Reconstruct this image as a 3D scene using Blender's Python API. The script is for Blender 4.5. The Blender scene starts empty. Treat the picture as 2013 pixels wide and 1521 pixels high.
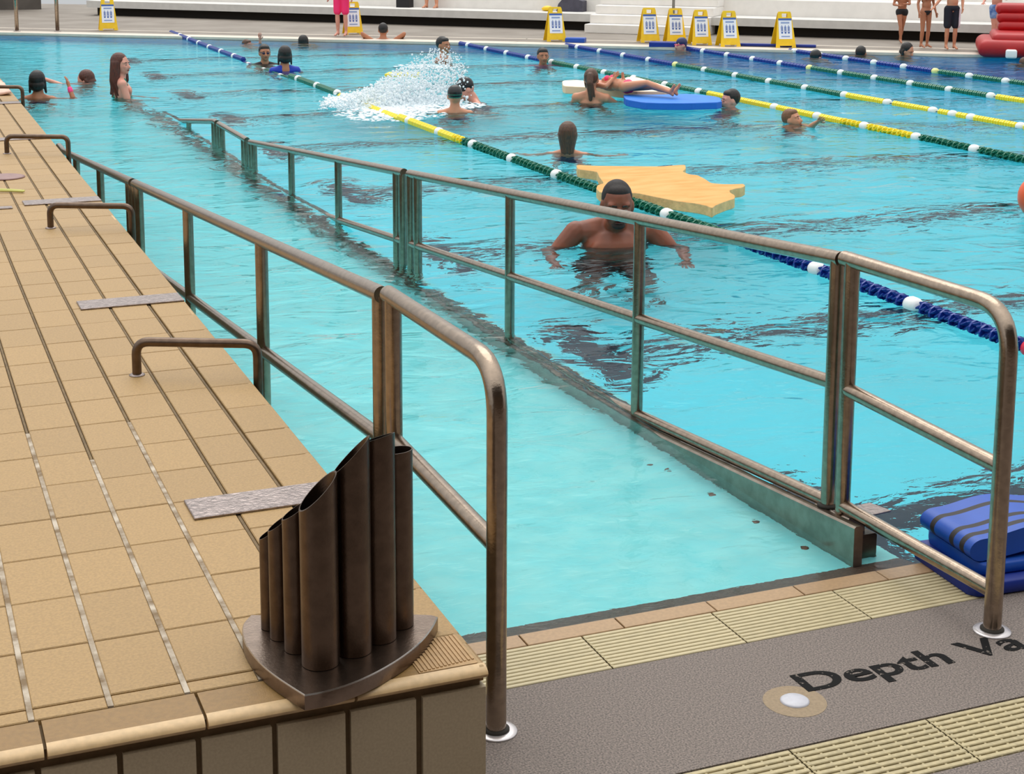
import bpy, bmesh, math, random
import numpy as np
from mathutils import Vector, Matrix, Euler, noise
random.seed(7)
SC = bpy.context.scene
COL = SC.collection
PI = math.pi

# ------------------------------------------------------------------ camera, sky, exposure
FPX, CY, PITCH, YAW, ROLL, CAM_H = 3057.225, 373.734, 0.168869, 0.386554, 0.0046274, 1.9
cp, sp = math.cos(PITCH), math.sin(PITCH)
fw = Vector((math.sin(YAW)*cp, math.cos(YAW)*cp, -sp))
rt = Vector((math.cos(YAW), -math.sin(YAW), 0))
up = rt.cross(fw)
rt2 = rt*math.cos(ROLL)+up*math.sin(ROLL)
up2 = -rt*math.sin(ROLL)+up*math.cos(ROLL)
cd = bpy.data.cameras.new('camera'); cam = bpy.data.objects.new('camera', cd); COL.objects.link(cam)
M = Matrix.Identity(4)
for i in range(3):
    M[i][0] = rt2[i]; M[i][1] = up2[i]; M[i][2] = -fw[i]
M.translation = Vector((0, 0, CAM_H))
cam.matrix_world = M
cd.sensor_fit = 'HORIZONTAL'; cd.sensor_width = 36.0
cd.lens = FPX*36.0/2013.0
cd.shift_y = -(760.5-CY)/2013.0
cd.clip_start = 0.05; cd.clip_end = 500
SC.camera = cam

world = bpy.data.worlds.new('overcast_sky'); SC.world = world; world.use_nodes = True
wn = world.node_tree; wn.nodes.clear()
wo = wn.nodes.new('ShaderNodeOutputWorld'); bg = wn.nodes.new('ShaderNodeBackground')
tcw = wn.nodes.new('ShaderNodeTexCoord'); sx = wn.nodes.new('ShaderNodeSeparateXYZ')
rmp = wn.nodes.new('ShaderNodeValToRGB')
wn.links.new(tcw.outputs['Generated'], sx.inputs[0]); wn.links.new(sx.outputs['Z'], rmp.inputs[0])
cr = rmp.color_ramp                                # overcast sky: three times brighter overhead than at the horizon
cr.elements[0].position = 0.0; cr.elements[0].color = (0.40, 0.41, 0.42, 1)
cr.elements[1].position = 1.0; cr.elements[1].color = (1.20, 1.20, 1.19, 1)
wn.links.new(rmp.outputs[0], bg.inputs[0]); bg.inputs[1].default_value = 1.0
wn.links.new(bg.outputs[0], wo.inputs[0])
sd = bpy.data.lights.new('sun', 'SUN'); sd.energy = 0.9; sd.angle = math.radians(50); sd.color = (1, 0.97, 0.92)
sun = bpy.data.objects.new('sun', sd); COL.objects.link(sun)
sun.rotation_euler = Vector((-0.15, -0.55, -0.85)).to_track_quat('-Z', 'Y').to_euler()

vs = SC.view_settings
SC.display_settings.display_device = 'sRGB'
vs.view_transform = 'Standard'; vs.look = 'None'; vs.gamma = 1.0; vs.use_curve_mapping = False
vs.exposure = 0.50
cy_ = SC.cycles
cy_.max_bounces = 12; cy_.diffuse_bounces = 5; cy_.glossy_bounces = 4; cy_.transmission_bounces = 8
cy_.transparent_max_bounces = 12; cy_.volume_bounces = 0; cy_.use_denoising = True
cy_.caustics_refractive = True; cy_.caustics_reflective = False
cy_.sample_clamp_indirect = 6.0

# ------------------------------------------------------------------ materials
def lin(c):
    return tuple(((v/255.0)/12.92 if v <= 10 else ((v/255.0+0.055)/1.055)**2.4) for v in c)
MATS = {}
def mat(name, rgb, rough=0.6, metal=0.0, var=0.0, vscale=8.0, spec=0.5, bump=0.0, bscale=60.0, rand=0.0, rgb2=None, detail=4.0, stretch=None, coat=0.0):
    if name in MATS: return MATS[name]
    m = bpy.data.materials.new(name); m.use_nodes = True; nt = m.node_tree
    b = nt.nodes['Principled BSDF']
    a = lin(rgb); b.inputs['Base Color'].default_value = (*a, 1)
    b.inputs['Roughness'].default_value = rough; b.inputs['Metallic'].default_value = metal
    b.inputs['Specular IOR Level'].default_value = spec
    b.inputs['Coat Weight'].default_value = coat
    geo = nt.nodes.new('ShaderNodeNewGeometry')
    vec = geo.outputs['Position']
    if stretch:
        mp = nt.nodes.new('ShaderNodeMapping'); mp.inputs['Scale'].default_value = stretch
        tc = nt.nodes.new('ShaderNodeTexCoord'); nt.links.new(tc.outputs['Object'], mp.inputs[0]); vec = mp.outputs[0]
    col = None
    if var > 0 or rgb2:
        n = nt.nodes.new('ShaderNodeTexNoise'); n.inputs['Scale'].default_value = vscale; n.inputs['Detail'].default_value = detail
        nt.links.new(vec, n.inputs['Vector'])
        mr = nt.nodes.new('ShaderNodeMapRange'); mr.inputs[1].default_value = 0.35; mr.inputs[2].default_value = 0.65
        nt.links.new(n.outputs[0], mr.inputs[0])
        mx = nt.nodes.new('ShaderNodeMix'); mx.data_type = 'RGBA'
        if rgb2: c1, c2 = lin(rgb), lin(rgb2)
        else: c1, c2 = [v*(1-var) for v in a], [min(1, v*(1+var)) for v in a]
        mx.inputs[6].default_value = (*c1, 1); mx.inputs[7].default_value = (*c2, 1)
        nt.links.new(mr.outputs[0], mx.inputs[0]); col = mx.outputs[2]
    if rand > 0:
        oi = nt.nodes.new('ShaderNodeObjectInfo'); hs = nt.nodes.new('ShaderNodeHueSaturation')
        mr2 = nt.nodes.new('ShaderNodeMapRange'); mr2.inputs[3].default_value = 1-rand; mr2.inputs[4].default_value = 1+rand
        nt.links.new(oi.outputs['Random'], mr2.inputs[0]); nt.links.new(mr2.outputs[0], hs.inputs['Value'])
        if col: nt.links.new(col, hs.inputs['Color'])
        else: hs.inputs['Color'].default_value = (*a, 1)
        col = hs.outputs[0]
    if col: nt.links.new(col, b.inputs['Base Color'])
    if bump > 0:
        n2 = nt.nodes.new('ShaderNodeTexNoise'); n2.inputs['Scale'].default_value = bscale; n2.inputs['Detail'].default_value = 3
        nt.links.new(vec, n2.inputs['Vector'])
        bp = nt.nodes.new('ShaderNodeBump'); bp.inputs['Strength'].default_value = bump; bp.inputs['Distance'].default_value = 0.004
        nt.links.new(n2.outputs[0], bp.inputs['Height']); nt.links.new(bp.outputs[0], b.inputs['Normal'])
    MATS[name] = m
    return m

TILE = mat('tan_tile', (161, 130, 83), 0.55, var=0.10, vscale=160, rand=0.05, bump=0.25, bscale=500, detail=2)
NOSE = mat('brown_nosing_tile', (138, 106, 58), 0.5, var=0.08, vscale=90, rand=0.04, bump=0.2, bscale=400)
LIP = mat('light_nosing_lip', (202, 170, 124), 0.4, var=0.08, vscale=60, rand=0.04)
FACE = mat('wall_tile', (168, 151, 124), 0.5, var=0.07, vscale=180, rand=0.05)
GROUT = mat('grout', (112, 91, 64), 0.9, rgb2=(101, 83, 58), vscale=60)
DECK = mat('deck_aggregate', (140, 127, 118), 0.75, rgb2=(84, 77, 73), vscale=210, detail=6, bump=0.35, bscale=420)
GRATE = mat('cream_plastic', (186, 172, 134), 0.45, rand=0.04, var=0.05, vscale=40)
GRATE2 = mat('cream_plastic_worn', (175, 161, 123), 0.5, rand=0.05, var=0.12, vscale=60)
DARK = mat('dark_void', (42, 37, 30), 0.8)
TROUGH = mat('drain_trough', (70, 60, 44), 0.8)
WETSTRIP = mat('wet_brown_concrete', (112, 92, 78), 0.35, rgb2=(91, 75, 66), vscale=90, bump=0.4, bscale=160)
STRIP = mat('edge_strip_tile', (162, 131, 94), 0.4, rand=0.06, var=0.08, vscale=90)
STEEL = mat('brushed_steel', (158, 142, 126), 0.24, metal=1.0, var=0.12, vscale=45, bump=0.10, bscale=160)
STEELD = mat('bronzed_steel', (104, 88, 76), 0.34, metal=1.0, var=0.14, vscale=30, bump=0.1, bscale=200)
PLATE = mat('embossed_steel', (150, 138, 134), 0.34, metal=0.9, var=0.2, vscale=60, bump=0.8, bscale=90)
AQUA = mat('pool_paint', (150, 249, 255), 0.7, rgb2=(140, 247, 254), vscale=3.0)
RAMPM = mat('ramp_paint', (160, 255, 255), 0.7, rgb2=(140, 250, 254), vscale=9.0, detail=6)
POOLWALL = mat('blue_pool_wall', (60, 190, 244), 0.6)
NAVY = mat('navy_tile', (20, 26, 48), 0.6)
WHITE = mat('white_concrete', (232, 228, 222), 0.7, var=0.03, vscale=6)
GREYRISER = mat('grey_concrete', (205, 203, 198), 0.75, var=0.04, vscale=8)
FARDECK = mat('far_deck_concrete', (139, 131, 121), 0.75, rgb2=(121, 112, 102), vscale=1.3, detail=5)
COPING = mat('cream_coping', (208, 197, 182), 0.5, var=0.04, vscale=10)
YELLOW = mat('yellow_plastic', (240, 196, 8), 0.4, var=0.05, vscale=12)
PAPER = mat('poster_white', (235, 238, 245), 0.6)
INKB = mat('poster_blue', (60, 96, 170), 0.6)
INKL = mat('poster_pale_blue', (140, 160, 200), 0.6)
RBLUE = mat('rope_blue', (14, 50, 140), 0.35)
RGREEN = mat('rope_green', (24, 110, 84), 0.35)
RYEL = mat('rope_yellow', (246, 222, 44), 0.4)
RWHITE = mat('rope_white', (240, 240, 238), 0.4)
RRED = mat('rope_red', (220, 30, 60), 0.4)
FOAMO = mat('orange_foam', (223, 168, 101), 0.8, rgb2=(217, 150, 77), vscale=4.0, stretch=(1, 3, 1), bump=0.5, bscale=40)
FOAMSIDE = mat('foam_cut_side', (228, 190, 132), 0.85, var=0.12, vscale=20, bump=0.8, bscale=50)
FOAMC = mat('cream_foam', (250, 240, 212), 0.8, var=0.02, vscale=10)
FOAMB = mat('blue_foam', (28, 120, 216), 0.6, var=0.08, vscale=8)
EVAB = mat('blue_eva', (4, 74, 172), 0.45, var=0.06, vscale=14)
EVAD = mat('dark_stripe_eva', (30, 25, 27), 0.6)
EVAN = mat('deep_blue_eva', (3, 40, 136), 0.45, var=0.05, vscale=14)
RED = mat('red_vinyl', (168, 6, 14), 0.45, var=0.08, vscale=5)
BALL = mat('orange_red_vinyl', (236, 92, 46), 0.35)
BLACK = mat('black_cloth', (24, 24, 28), 0.7)
BTEXT = None

def new_mesh(name, v, f, m=None, smooth=False, parent=None):
    me = bpy.data.meshes.new(name); me.from_pydata([tuple(x) for x in v], [], f); me.update()
    return link(name, me, m, smooth, parent)
def link(name, me, m=None, smooth=False, parent=None, loc=None):
    o = bpy.data.objects.new(name, me); COL.objects.link(o)
    if m is not None:
        for q in (m if isinstance(m, (list, tuple)) else [m]): me.materials.append(q)
    if smooth: me.polygons.foreach_set('use_smooth', [True]*len(me.polygons))
    if parent: o.parent = parent
    if loc is not None: o.location = loc
    return o
def tag(o, label=None, cat=None, group=None, kind=None):
    if label: o['label'] = label
    if cat: o['category'] = cat
    if group: o['group'] = group
    if kind: o['kind'] = kind
    return o
def empty(name, loc=(0, 0, 0), rz=0.0):
    o = bpy.data.objects.new(name, None); COL.objects.link(o); o.location = loc; o.rotation_euler = (0, 0, rz)
    o.empty_display_size = 0.05
    return o
def copy_tree(o, parent=None):
    c = o.copy(); COL.objects.link(c); c.parent = parent
    for ch in list(o.children): copy_tree(ch, c)
    return c

class MB:
    """collects shapes; build() links them as one mesh object"""
    def __init__(s): s.v = []; s.f = []; s.mi = []; s.cur = 0
    def add(s, v, f, mi=None):
        n = len(s.v); s.v += [tuple(x) for x in v]; s.f += [tuple(i+n for i in q) for q in f]
        s.mi += [s.cur if mi is None else mi]*len(f); return s
    def box(s, x0, x1, y0, y1, z0, z1, b=0.0, mi=None):
        if b <= 0:
            v = [(x0,y0,z0),(x1,y0,z0),(x1,y1,z0),(x0,y1,z0),(x0,y0,z1),(x1,y0,z1),(x1,y1,z1),(x0,y1,z1)]
            return s.add(v, [(3,2,1,0),(4,5,6,7),(0,1,5,4),(1,2,6,5),(2,3,7,6),(3,0,4,7)], mi)
        v = [(x0,y0,z0),(x1,y0,z0),(x1,y1,z0),(x0,y1,z0),(x0,y0,z1-b),(x1,y0,z1-b),(x1,y1,z1-b),(x0,y1,z1-b),
             (x0+b,y0+b,z1),(x1-b,y0+b,z1),(x1-b,y1-b,z1),(x0+b,y1-b,z1)]
        f = [(3,2,1,0),(8,9,10,11)]
        for i in range(4):
            j = (i+1) % 4; f += [(i,j,j+4,i+4),(i+4,j+4,j+8,i+8)]
        return s.add(v, f, mi)
    def prism(s, pts, z0, z1, mi=None, side_mi=None):
        n = len(pts); v = [(x,y,z0) for x,y in pts]+[(x,y,z1) for x,y in pts]
        s.add(v, [tuple(range(n-1,-1,-1)), tuple(range(n,2*n))], mi)
        m = len(s.v)-2*n
        for i in range(n):
            j = (i+1) % n; s.f.append((m+i, m+j, m+n+j, m+n+i)); s.mi.append(side_mi if side_mi is not None else (s.cur if mi is None else mi))
        return s
    def tube(s, pts, r, n=12, cap=True, mi=None):
        pts = [Vector(p) for p in pts]; rings = []; rs = r if isinstance(r, (list, tuple)) else [r]*len(pts)
        t0 = (pts[1]-pts[0]).normalized()
        a = Vector((0,0,1)) if abs(t0.z) < 0.9 else Vector((1,0,0))
        u = t0.cross(a).normalized()
        for i, p in enumerate(pts):
            if i == 0: t = pts[1]-p
            elif i == len(pts)-1: t = p-pts[i-1]
            else: t = (p-pts[i-1]).normalized()+(pts[i+1]-p).normalized()
            t.normalize(); u = (u-t*u.dot(t)).normalized(); w = t.cross(u)
            rings.append([p+(u*math.cos(2*PI*k/n)+w*math.sin(2*PI*k/n))*rs[i] for k in range(n)])
        v = [q for R in rings for q in R]; f = []
        for i in range(len(rings)-1):
            for k in range(n):
                k2 = (k+1) % n; f.append((i*n+k, i*n+k2, (i+1)*n+k2, (i+1)*n+k))
        if cap: f += [tuple(range(n-1,-1,-1)), tuple(range((len(rings)-1)*n, len(rings)*n))]
        return s.add(v, f, mi)
    def lathe(s, prof, c=(0,0,0), axis='z', n=16, mi=None):
        v = []; f = []
        for r, h in prof:
            for k in range(n):
                a = 2*PI*k/n; p = (r*math.cos(a), r*math.sin(a), h)
                if axis == 'y': p = (p[0], p[2], p[1])
                v.append((p[0]+c[0], p[1]+c[1], p[2]+c[2]))
        for i in range(len(prof)-1):
            for k in range(n):
                k2 = (k+1) % n; f.append((i*n+k, i*n+k2, (i+1)*n+k2, (i+1)*n+k))
        f += [tuple(range(n-1,-1,-1)), tuple(range((len(prof)-1)*n, len(prof)*n))]
        return s.add(v, f, mi)
    def mesh(s, name, m, smooth=False, angle=None):
        me = bpy.data.meshes.new(name); me.from_pydata(s.v, [], s.f)
        for q in (m if isinstance(m, (list, tuple)) else [m]): me.materials.append(q)
        me.polygons.foreach_set('material_index', s.mi)
        if smooth: me.polygons.foreach_set('use_smooth', [True]*len(me.polygons))
        me.update()
        if angle: me.set_sharp_from_angle(angle=math.radians(angle))
        return me
    def build(s, name, m, parent=None, smooth=False, angle=None, loc=None):
        me = s.mesh(name, m, smooth, angle); o = bpy.data.objects.new(name, me); COL.objects.link(o)
        if parent: o.parent = parent
        if loc is not None: o.location = loc
        return o
def fillet(pts, r, n=6):
    """round the inner corners of a polyline"""
    pts = [Vector(p) for p in pts]; out = [pts[0]]
    for i in range(1, len(pts)-1):
        p = pts[i]; a = (pts[i-1]-p); b = (pts[i+1]-p); an, bn = a.normalized(), b.normalized()
        ang = an.angle(bn); d = min(r/math.tan(ang/2), a.length*0.95, b.length*0.95)
        A, B = p+an*d, p+bn*d
        for k in range(n+1):
            t = k/n; out.append(A*(1-t)**2+p*2*t*(1-t)+B*t*t)
    out.append(pts[-1]); return out

# ------------------------------------------------------------------ the pool shell and decks
WZ = -0.03                     # water level
LH = 0.42                      # height of the tiled ledge
LX = 1.07                      # its pool side
LY = 2.74                      # its front
S_R = 0.0865                   # fall of the ramp
def ramp_z(y):
    z = -0.065-S_R*(min(y, 12.3)-3.79)
    if y > 13.7: z -= S_R*(y-13.7)
    return z
def st(o): o['kind'] = 'structure'; return o

FAR = [(-6, 34.2), (1.98, 28.7), (9.51, 23.42), (15.89, 18.71), (27, 10.4)]
# pool floor, with a deeper end to the right
xs = [-6, 1, 5, 9, 11, 14, 28]; zs = [-1.25, -1.25, -1.25, -1.45, -2.2, -3.1, -3.3]
mb = MB()
v = []; f = []
for i, (x, z) in enumerate(zip(xs, zs)): v += [(x, 3.5, z), (x, 36, z)]
for i in range(len(xs)-1): f.append((2*i, 2*i+2, 2*i+3, 2*i+1))
st(mb.add(v, f).build('pool_floor', AQUA))
# lane lines with their T ends, in navy tile
ln = empty('lane_marking'); st(ln)
for k in range(9):
    y = 5.04+2.36*k
    m2 = MB(); m2.box(3.5, 27, y-0.125, y+0.125, -1.26, -1.245)
    if k > 0 or True:
        b2 = MB()
        for i in range(len(xs)-1):
            a0, a1 = max(3.5, xs[i]), xs[i+1]
            if a1 <= 3.5: continue
            t0 = (a0-xs[i])/(xs[i+1]-xs[i]); za = zs[i]+(zs[i+1]-zs[i])*t0; zb = zs[i+1]
            b2.add([(a0,y-.125,za+.006),(a1,y-.125,zb+.006),(a1,y+.125,zb+.006),(a0,y+.125,za+.006)], [(0,1,2,3)])
        b2.box(3.36, 3.62, y-0.5, y+0.5, -1.26, -1.243)
        b2.build('lane_line', NAVY, ln)
# ramp with its outer side wall
v = []; f = []; ys = [3.79]+[3.79+i for i in range(1, 15)]+[18.2, 20]
for y in ys: v += [(LX-.02, y, ramp_z(y)), (2.86, y, ramp_z(y)), (2.86, y, -1.3)]
for i in range(len(ys)-1):
    a = 3*i; f += [(a, a+1, a+4, a+3), (a+1, a+2, a+5, a+4)]
st(MB().add(v, f).build('ramp_floor', RAMPM))
# wet concrete strip that dips under the water at the top of the ramp
st(MB().add([(LX,3.655,-.001),(2.86,3.655,-.001),(2.86,3.80,-.066),(LX,3.80,-.066),(LX,3.655,-.4),(2.86,3.655,-.4),(2.86,3.8,-.4),(LX,3.8,-.4)],
   [(0,1,2,3),(1,5,6,2),(3,2,6,7)]).build('wet_strip', WETSTRIP))
# pool walls
st(MB().box(2.86, 28, 3.40, 3.66, -4.4, -0.012).build('wall_near', NAVY))
m = MB()
for (x0, y0), (x1, y1) in zip(FAR, FAR[1:]):
    m.add([(x0,y0,-3.2),(x1,y1,-3.2),(x1,y1,-.012),(x0,y0,-.012)], [(3,2,1,0)])
st(m.build('wall_far', POOLWALL))
st(MB().box(-6.2, -6, 3, 36, -4.4, -.0).build('wall_left', AQUA))
# near deck
st(MB().box(-6, 9, -4, 2.665, -0.3, 0).build('deck_floor', DECK))
dk = st(MB().box(LX, 9, 2.88, 3.388, -0.3, 0).box(3.674, 9, 3.386, 3.594, -.3, -.0005).box(3.044, 9, 2.664, 2.882, -.3, -.0005).build('deck_floor', DECK))
st(MB().box(LX, 9, 2.66, 2.885, -0.3, -0.05).build('drain_channel', DARK))
st(MB().box(LX, 9, 3.385, 3.595, -0.3, -0.028).build('drain_channel', TROUGH))
es = st(MB().box(LX, 9, 3.592, 3.662, -0.3, -0.012).build('edge_strip', GROUT))
x = LX+0.155
k = 0
tm = MB().box(-0.1425, 0.1425, -0.0335, 0.0335, -0.02, 0.0, b=0.0015).mesh('tile', STRIP)
while x < 8.6:
    o = bpy.data.objects.new('tile', tm); COL.objects.link(o); o.parent = es; o.location = (x+0.1425+0.002, 3.627, 0.0005+0.0006*random.random()); x += 0.289
# light spot and its mortar ring
MORTAR = mat('mortar_ring', (145, 126, 100), 0.7, var=0.1, vscale=120, bump=0.4, bscale=300)
PUCK = mat('frosted_lens', (187, 187, 195), 0.35, var=0.04, vscale=60)
lp = empty('deck_light', (2.014, 3.067, 0))
tag(lp, 'round frosted white light set flush in the deck beside the painted letters', 'light')
MB().lathe([(0.079, -0.01), (0.079, 0.0006), (0.0365, 0.0014), (0.0365, -0.01)], n=40).build('mortar_ring', MORTAR, lp)
MB().lathe([(0.0365, -0.01), (0.0365, 0.003), (0.032, 0.006), (0.015, 0.0075), (0.002, 0.008)], n=32).build('lens', PUCK, lp, smooth=True)

# ------------------------------------------------------------------ the tiled ledge
led = st(MB().box(-2.2, LX-0.012, LY+0.022, 27, -1.4, LH-0.012).build('wall_ledge', GROUT))
# the joints along the ledge carry patches of pale filler
JW = mat('pale_joint_filler', (188, 176, 158), 0.8, rgb2=(119, 98, 70), vscale=22, detail=6)
JB = mat('brown_joint_filler', (120, 100, 70), 0.85, rgb2=(100, 83, 58), vscale=30)
cols = [LX-0.1465*k for k in range(0, 22)]
def in_view_x(x, y):
    return x > -0.32+0.085*y-0.15
tmesh = MB().box(-0.0675, 0.0675, -0.1205, 0.1205, -0.014, 0, b=0.0022).mesh('tile', TILE)
far_t = MB(); n_t = 0
y = 2.905; row = 0
while y < 26.5:
    for i in range(len(cols)-1):
        xr = cols[i]; xc = xr-0.0735 if i else xr-0.0705
        if xr < -0.45+0.09*y-0.15 and y > 4: continue
        if xr < -0.4: continue
        yc = y+0.1225
        if y < 11.2:
            o = bpy.data.objects.new('tile', tmesh); COL.objects.link(o); o.parent = led
            o.location = (xc, yc, LH+random.uniform(-0.0006, 0.0006)); o.rotation_euler = (random.uniform(-.002,.002), random.uniform(-.002,.002), 0)
            n_t += 1
        else:
            far_t.box(xc-.0675, xc+.0675, yc-.1205, yc+.1205, LH-.014, LH, b=.002)
    y += 0.245; row += 1
o = far_t.build('tile_field', TILE, led); o['kind'] = 'stuff'
# raised filler in the long joints: pale near the front, brown further on
for i in range(1, 10):
    xj = cols[i]-0.0
    lo, hi = 2.86, 26
    split = {1: 2.86, 2: 3.1, 3: 4.6, 4: 4.3, 5: 4.6, 6: 4.4}.get(i, 4.2)
    if split > lo+0.05:
        MB().box(xj-.0055, xj+.0055, lo, split, LH-.013, LH-.001).build('joint', JW, led)
    MB().box(xj-.0035, xj+.0035, split, hi, LH-.013, LH-.004).build('joint', JB, led)
# front row: short cut tile, brown nosing and round lip
seg = [(LX-0.1465*2*k-0.1465*1, LX-0.1465*2*k+0.1465) for k in range(0, 8)]
nj = [LX, 0.79, 0.498, 0.205, -0.088, -0.381, -0.67]
for a, b in zip(nj[1:], nj):
    m = MB(); x0, x1 = a+0.003, b-0.003
    m.box(x0, x1, 2.760, 2.852, LH-.02, LH-0.0015, mi=0)
    n = 8; v = []; f = []
    for xx in (x0, x1):
        for k in range(n+1):
            an = PI*0.5*(k/n*2.0)   # half round
            v.append((xx, 2.762-0.026*math.sin(an), LH-0.0135+0.0135*math.cos(an)))
    for k in range(n): f.append((k, k+1, n+1+k+1, n+1+k))
    f += [tuple(range(n, -1, -1)), tuple(range(n+1, 2*n+2))]
    m.add(v, [tuple(reversed(q)) for q in f], mi=1)
    m.box(x0, x1, 2.764, 2.79, LH-.04, LH-.014, mi=0)
    m.build('nosing_tile', [NOSE, LIP], led, smooth=True, angle=35)
for i in range(len(cols)-1):
    xr = cols[i]
    if xr < -0.5: break
    MB().box(xr-.141+(.0 if i else .003), xr-.006+(.0 if i else .003), 2.857, 2.9, LH-.014, LH-.0003, b=.002).build('cut_tile', TILE, led)
# corner tile with fine ribs
m = MB().box(0.93, 1.055, 2.765, 2.9, LH-.012, LH+0.0005)
for k in range(14):
    x = 0.934+k*0.0088; m.box(x, x+.0045, 2.768+k*0.001, 2.898, LH, LH+.0026)
m.build('ribbed_tile', mat('ribbed_tan_tile', (176, 142, 98), 0.6, var=.08, vscale=60), led)
# rounded rim along the pool side
v = MB().tube([(LX-.012, 2.75, LH-.0125), (LX-.012, 26, LH-.0125)], 0.0125, n=10).build('rim', LIP, led, smooth=True)
# front face tiles in two courses
ft = MB().box(-0.0675, 0.0675, 0, 0.03, -0.121, 0.121).mesh('tile', FACE)
for i in range(len(cols)-1):
    xr = cols[i]
    if xr < -0.6: break
    for zc in (0.252, 0.004):
        o = bpy.data.objects.new('face_tile', ft); COL.objects.link(o); o.parent = led
        o.location = (xr-0.0735 if i else xr-.0705, LY+0.010+random.uniform(-.0005,.0005), zc)

# ------------------------------------------------------------------ drain grates
def grate(name_lbl, x0, x1, y0, y1, nb, m, gap, ribs, label, group):
    g = empty('drain_grate', (x0, y0, 0)); tag(g, label, 'grate', group)
    L = x1-x0-0.004; p = (y1-y0)/nb; w = p*(1-gap)
    bar = MB().box(0, L, -w/2, w/2, -0.022, 0, b=0.0018).mesh('bar', m)
    for k in range(nb):
        o = bpy.data.objects.new('bar', bar); COL.objects.link(o); o.parent = g; o.location = (0.002, p*(k+.5), 0.0012)
    r = MB(); x = 0.012
    while x < L:
        r.box(x, x+0.006, 0.002, y1-y0-.002, -0.022, ribs); x += 0.0485
    r.box(0.002, 0.008, 0.002, y1-y0-.002, -0.022, -0.001); r.box(L-.006, L, 0.002, y1-y0-.002, -0.022, -0.001)
    r.build('cross_ribs', m, g)
    return g
pos = ['beside the left handrail post', 'second from the left handrail post', 'third from the left handrail post', 'under the lower rail end', 'under the stacked kickboards', 'right of the stacked kickboards']
xg = [1.275-.005, 1.67, 2.07, 2.47, 2.87, 3.27, 3.67]
g1 = 'cream drain grates along the pool edge'; g2 = 'cream drain grates at the front of the deck'
grate('', LX+.002, 1.27, 3.39, 3.59, 11, GRATE, .24, -.004, 'short piece of cream slatted grate tucked against the tiled ledge', g1)
for i in range(6):
    grate('', xg[i], xg[i+1], 3.39, 3.59, 11, GRATE, .24, -.004, 'cream slatted drain grate at the pool edge, '+pos[i], g1)
xh = [1.486, 1.876, 2.263, 2.65, 3.04]
pos2 = ['cut by the bottom edge of the picture', 'in the middle below the frosted deck light', 'below the painted letters at the right', 'beyond the painted letters at the far right']
for i in range(4):
    grate('', xh[i], xh[i+1], 2.668, 2.876, 10, GRATE2, .30, -.0015, 'worn cream front drain grate, '+pos2[i], g2)

# ------------------------------------------------------------------ painted letters on the deck
def text_mesh(body, size, name):
    cu = bpy.data.curves.new(name, 'FONT'); cu.body = body; cu.size = size; cu.extrude = 0.0006; cu.offset = size*0.018
    ob = bpy.data.objects.new(name, cu); COL.objects.link(ob)
    dg = bpy.context.evaluated_depsgraph_get(); me = bpy.data.meshes.new_from_object(ob.evaluated_get(dg))
    bpy.data.objects.remove(ob); return me
paint = bpy.data.materials.new('worn_black_paint'); paint.use_nodes = True
nt = paint.node_tree; b = nt.nodes['Principled BSDF']; b.inputs['Roughness'].default_value = 0.85; b.inputs['Specular IOR Level'].default_value = .2
ge = nt.nodes.new('ShaderNodeNewGeometry'); nz = nt.nodes.new('ShaderNodeTexNoise'); nz.inputs['Scale'].default_value = 70; nz.inputs['Detail'].default_value = 5
nt.links.new(ge.outputs['Position'], nz.inputs['Vector'])
rp = nt.nodes.new('ShaderNodeValToRGB'); rp.color_ramp.elements[0].position = .63; rp.color_ramp.elements[1].position = .655
rp.color_ramp.elements[0].color = (*lin((14, 13, 13)), 1); rp.color_ramp.elements[1].color = (*lin((112, 103, 95)), 1)
nt.links.new(nz.outputs[0], rp.inputs[0]); nt.links.new(rp.outputs[0], b.inputs['Base Color'])
tm_ = text_mesh('Depth Va', 0.128, 'lettering')
co = np.empty(len(tm_.vertices)*3); tm_.vertices.foreach_get('co', co); co = co.reshape(-1, 3)
sxx = (2.765-2.072)/(co[:, 0].max()-co[:, 0].min()); co[:, 0] = (co[:, 0]-co[:, 0].min())*sxx
tm_.vertices.foreach_set('co', co.ravel()); tm_.update()
tx = link('painted_lettering', tm_, paint, loc=(2.072, 3.097, 0.0008)); tx.rotation_euler = (0, 0, -0.012)
tag(tx, 'worn black stencilled letters reading Depth Va on the grey deck', 'lettering')

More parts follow.
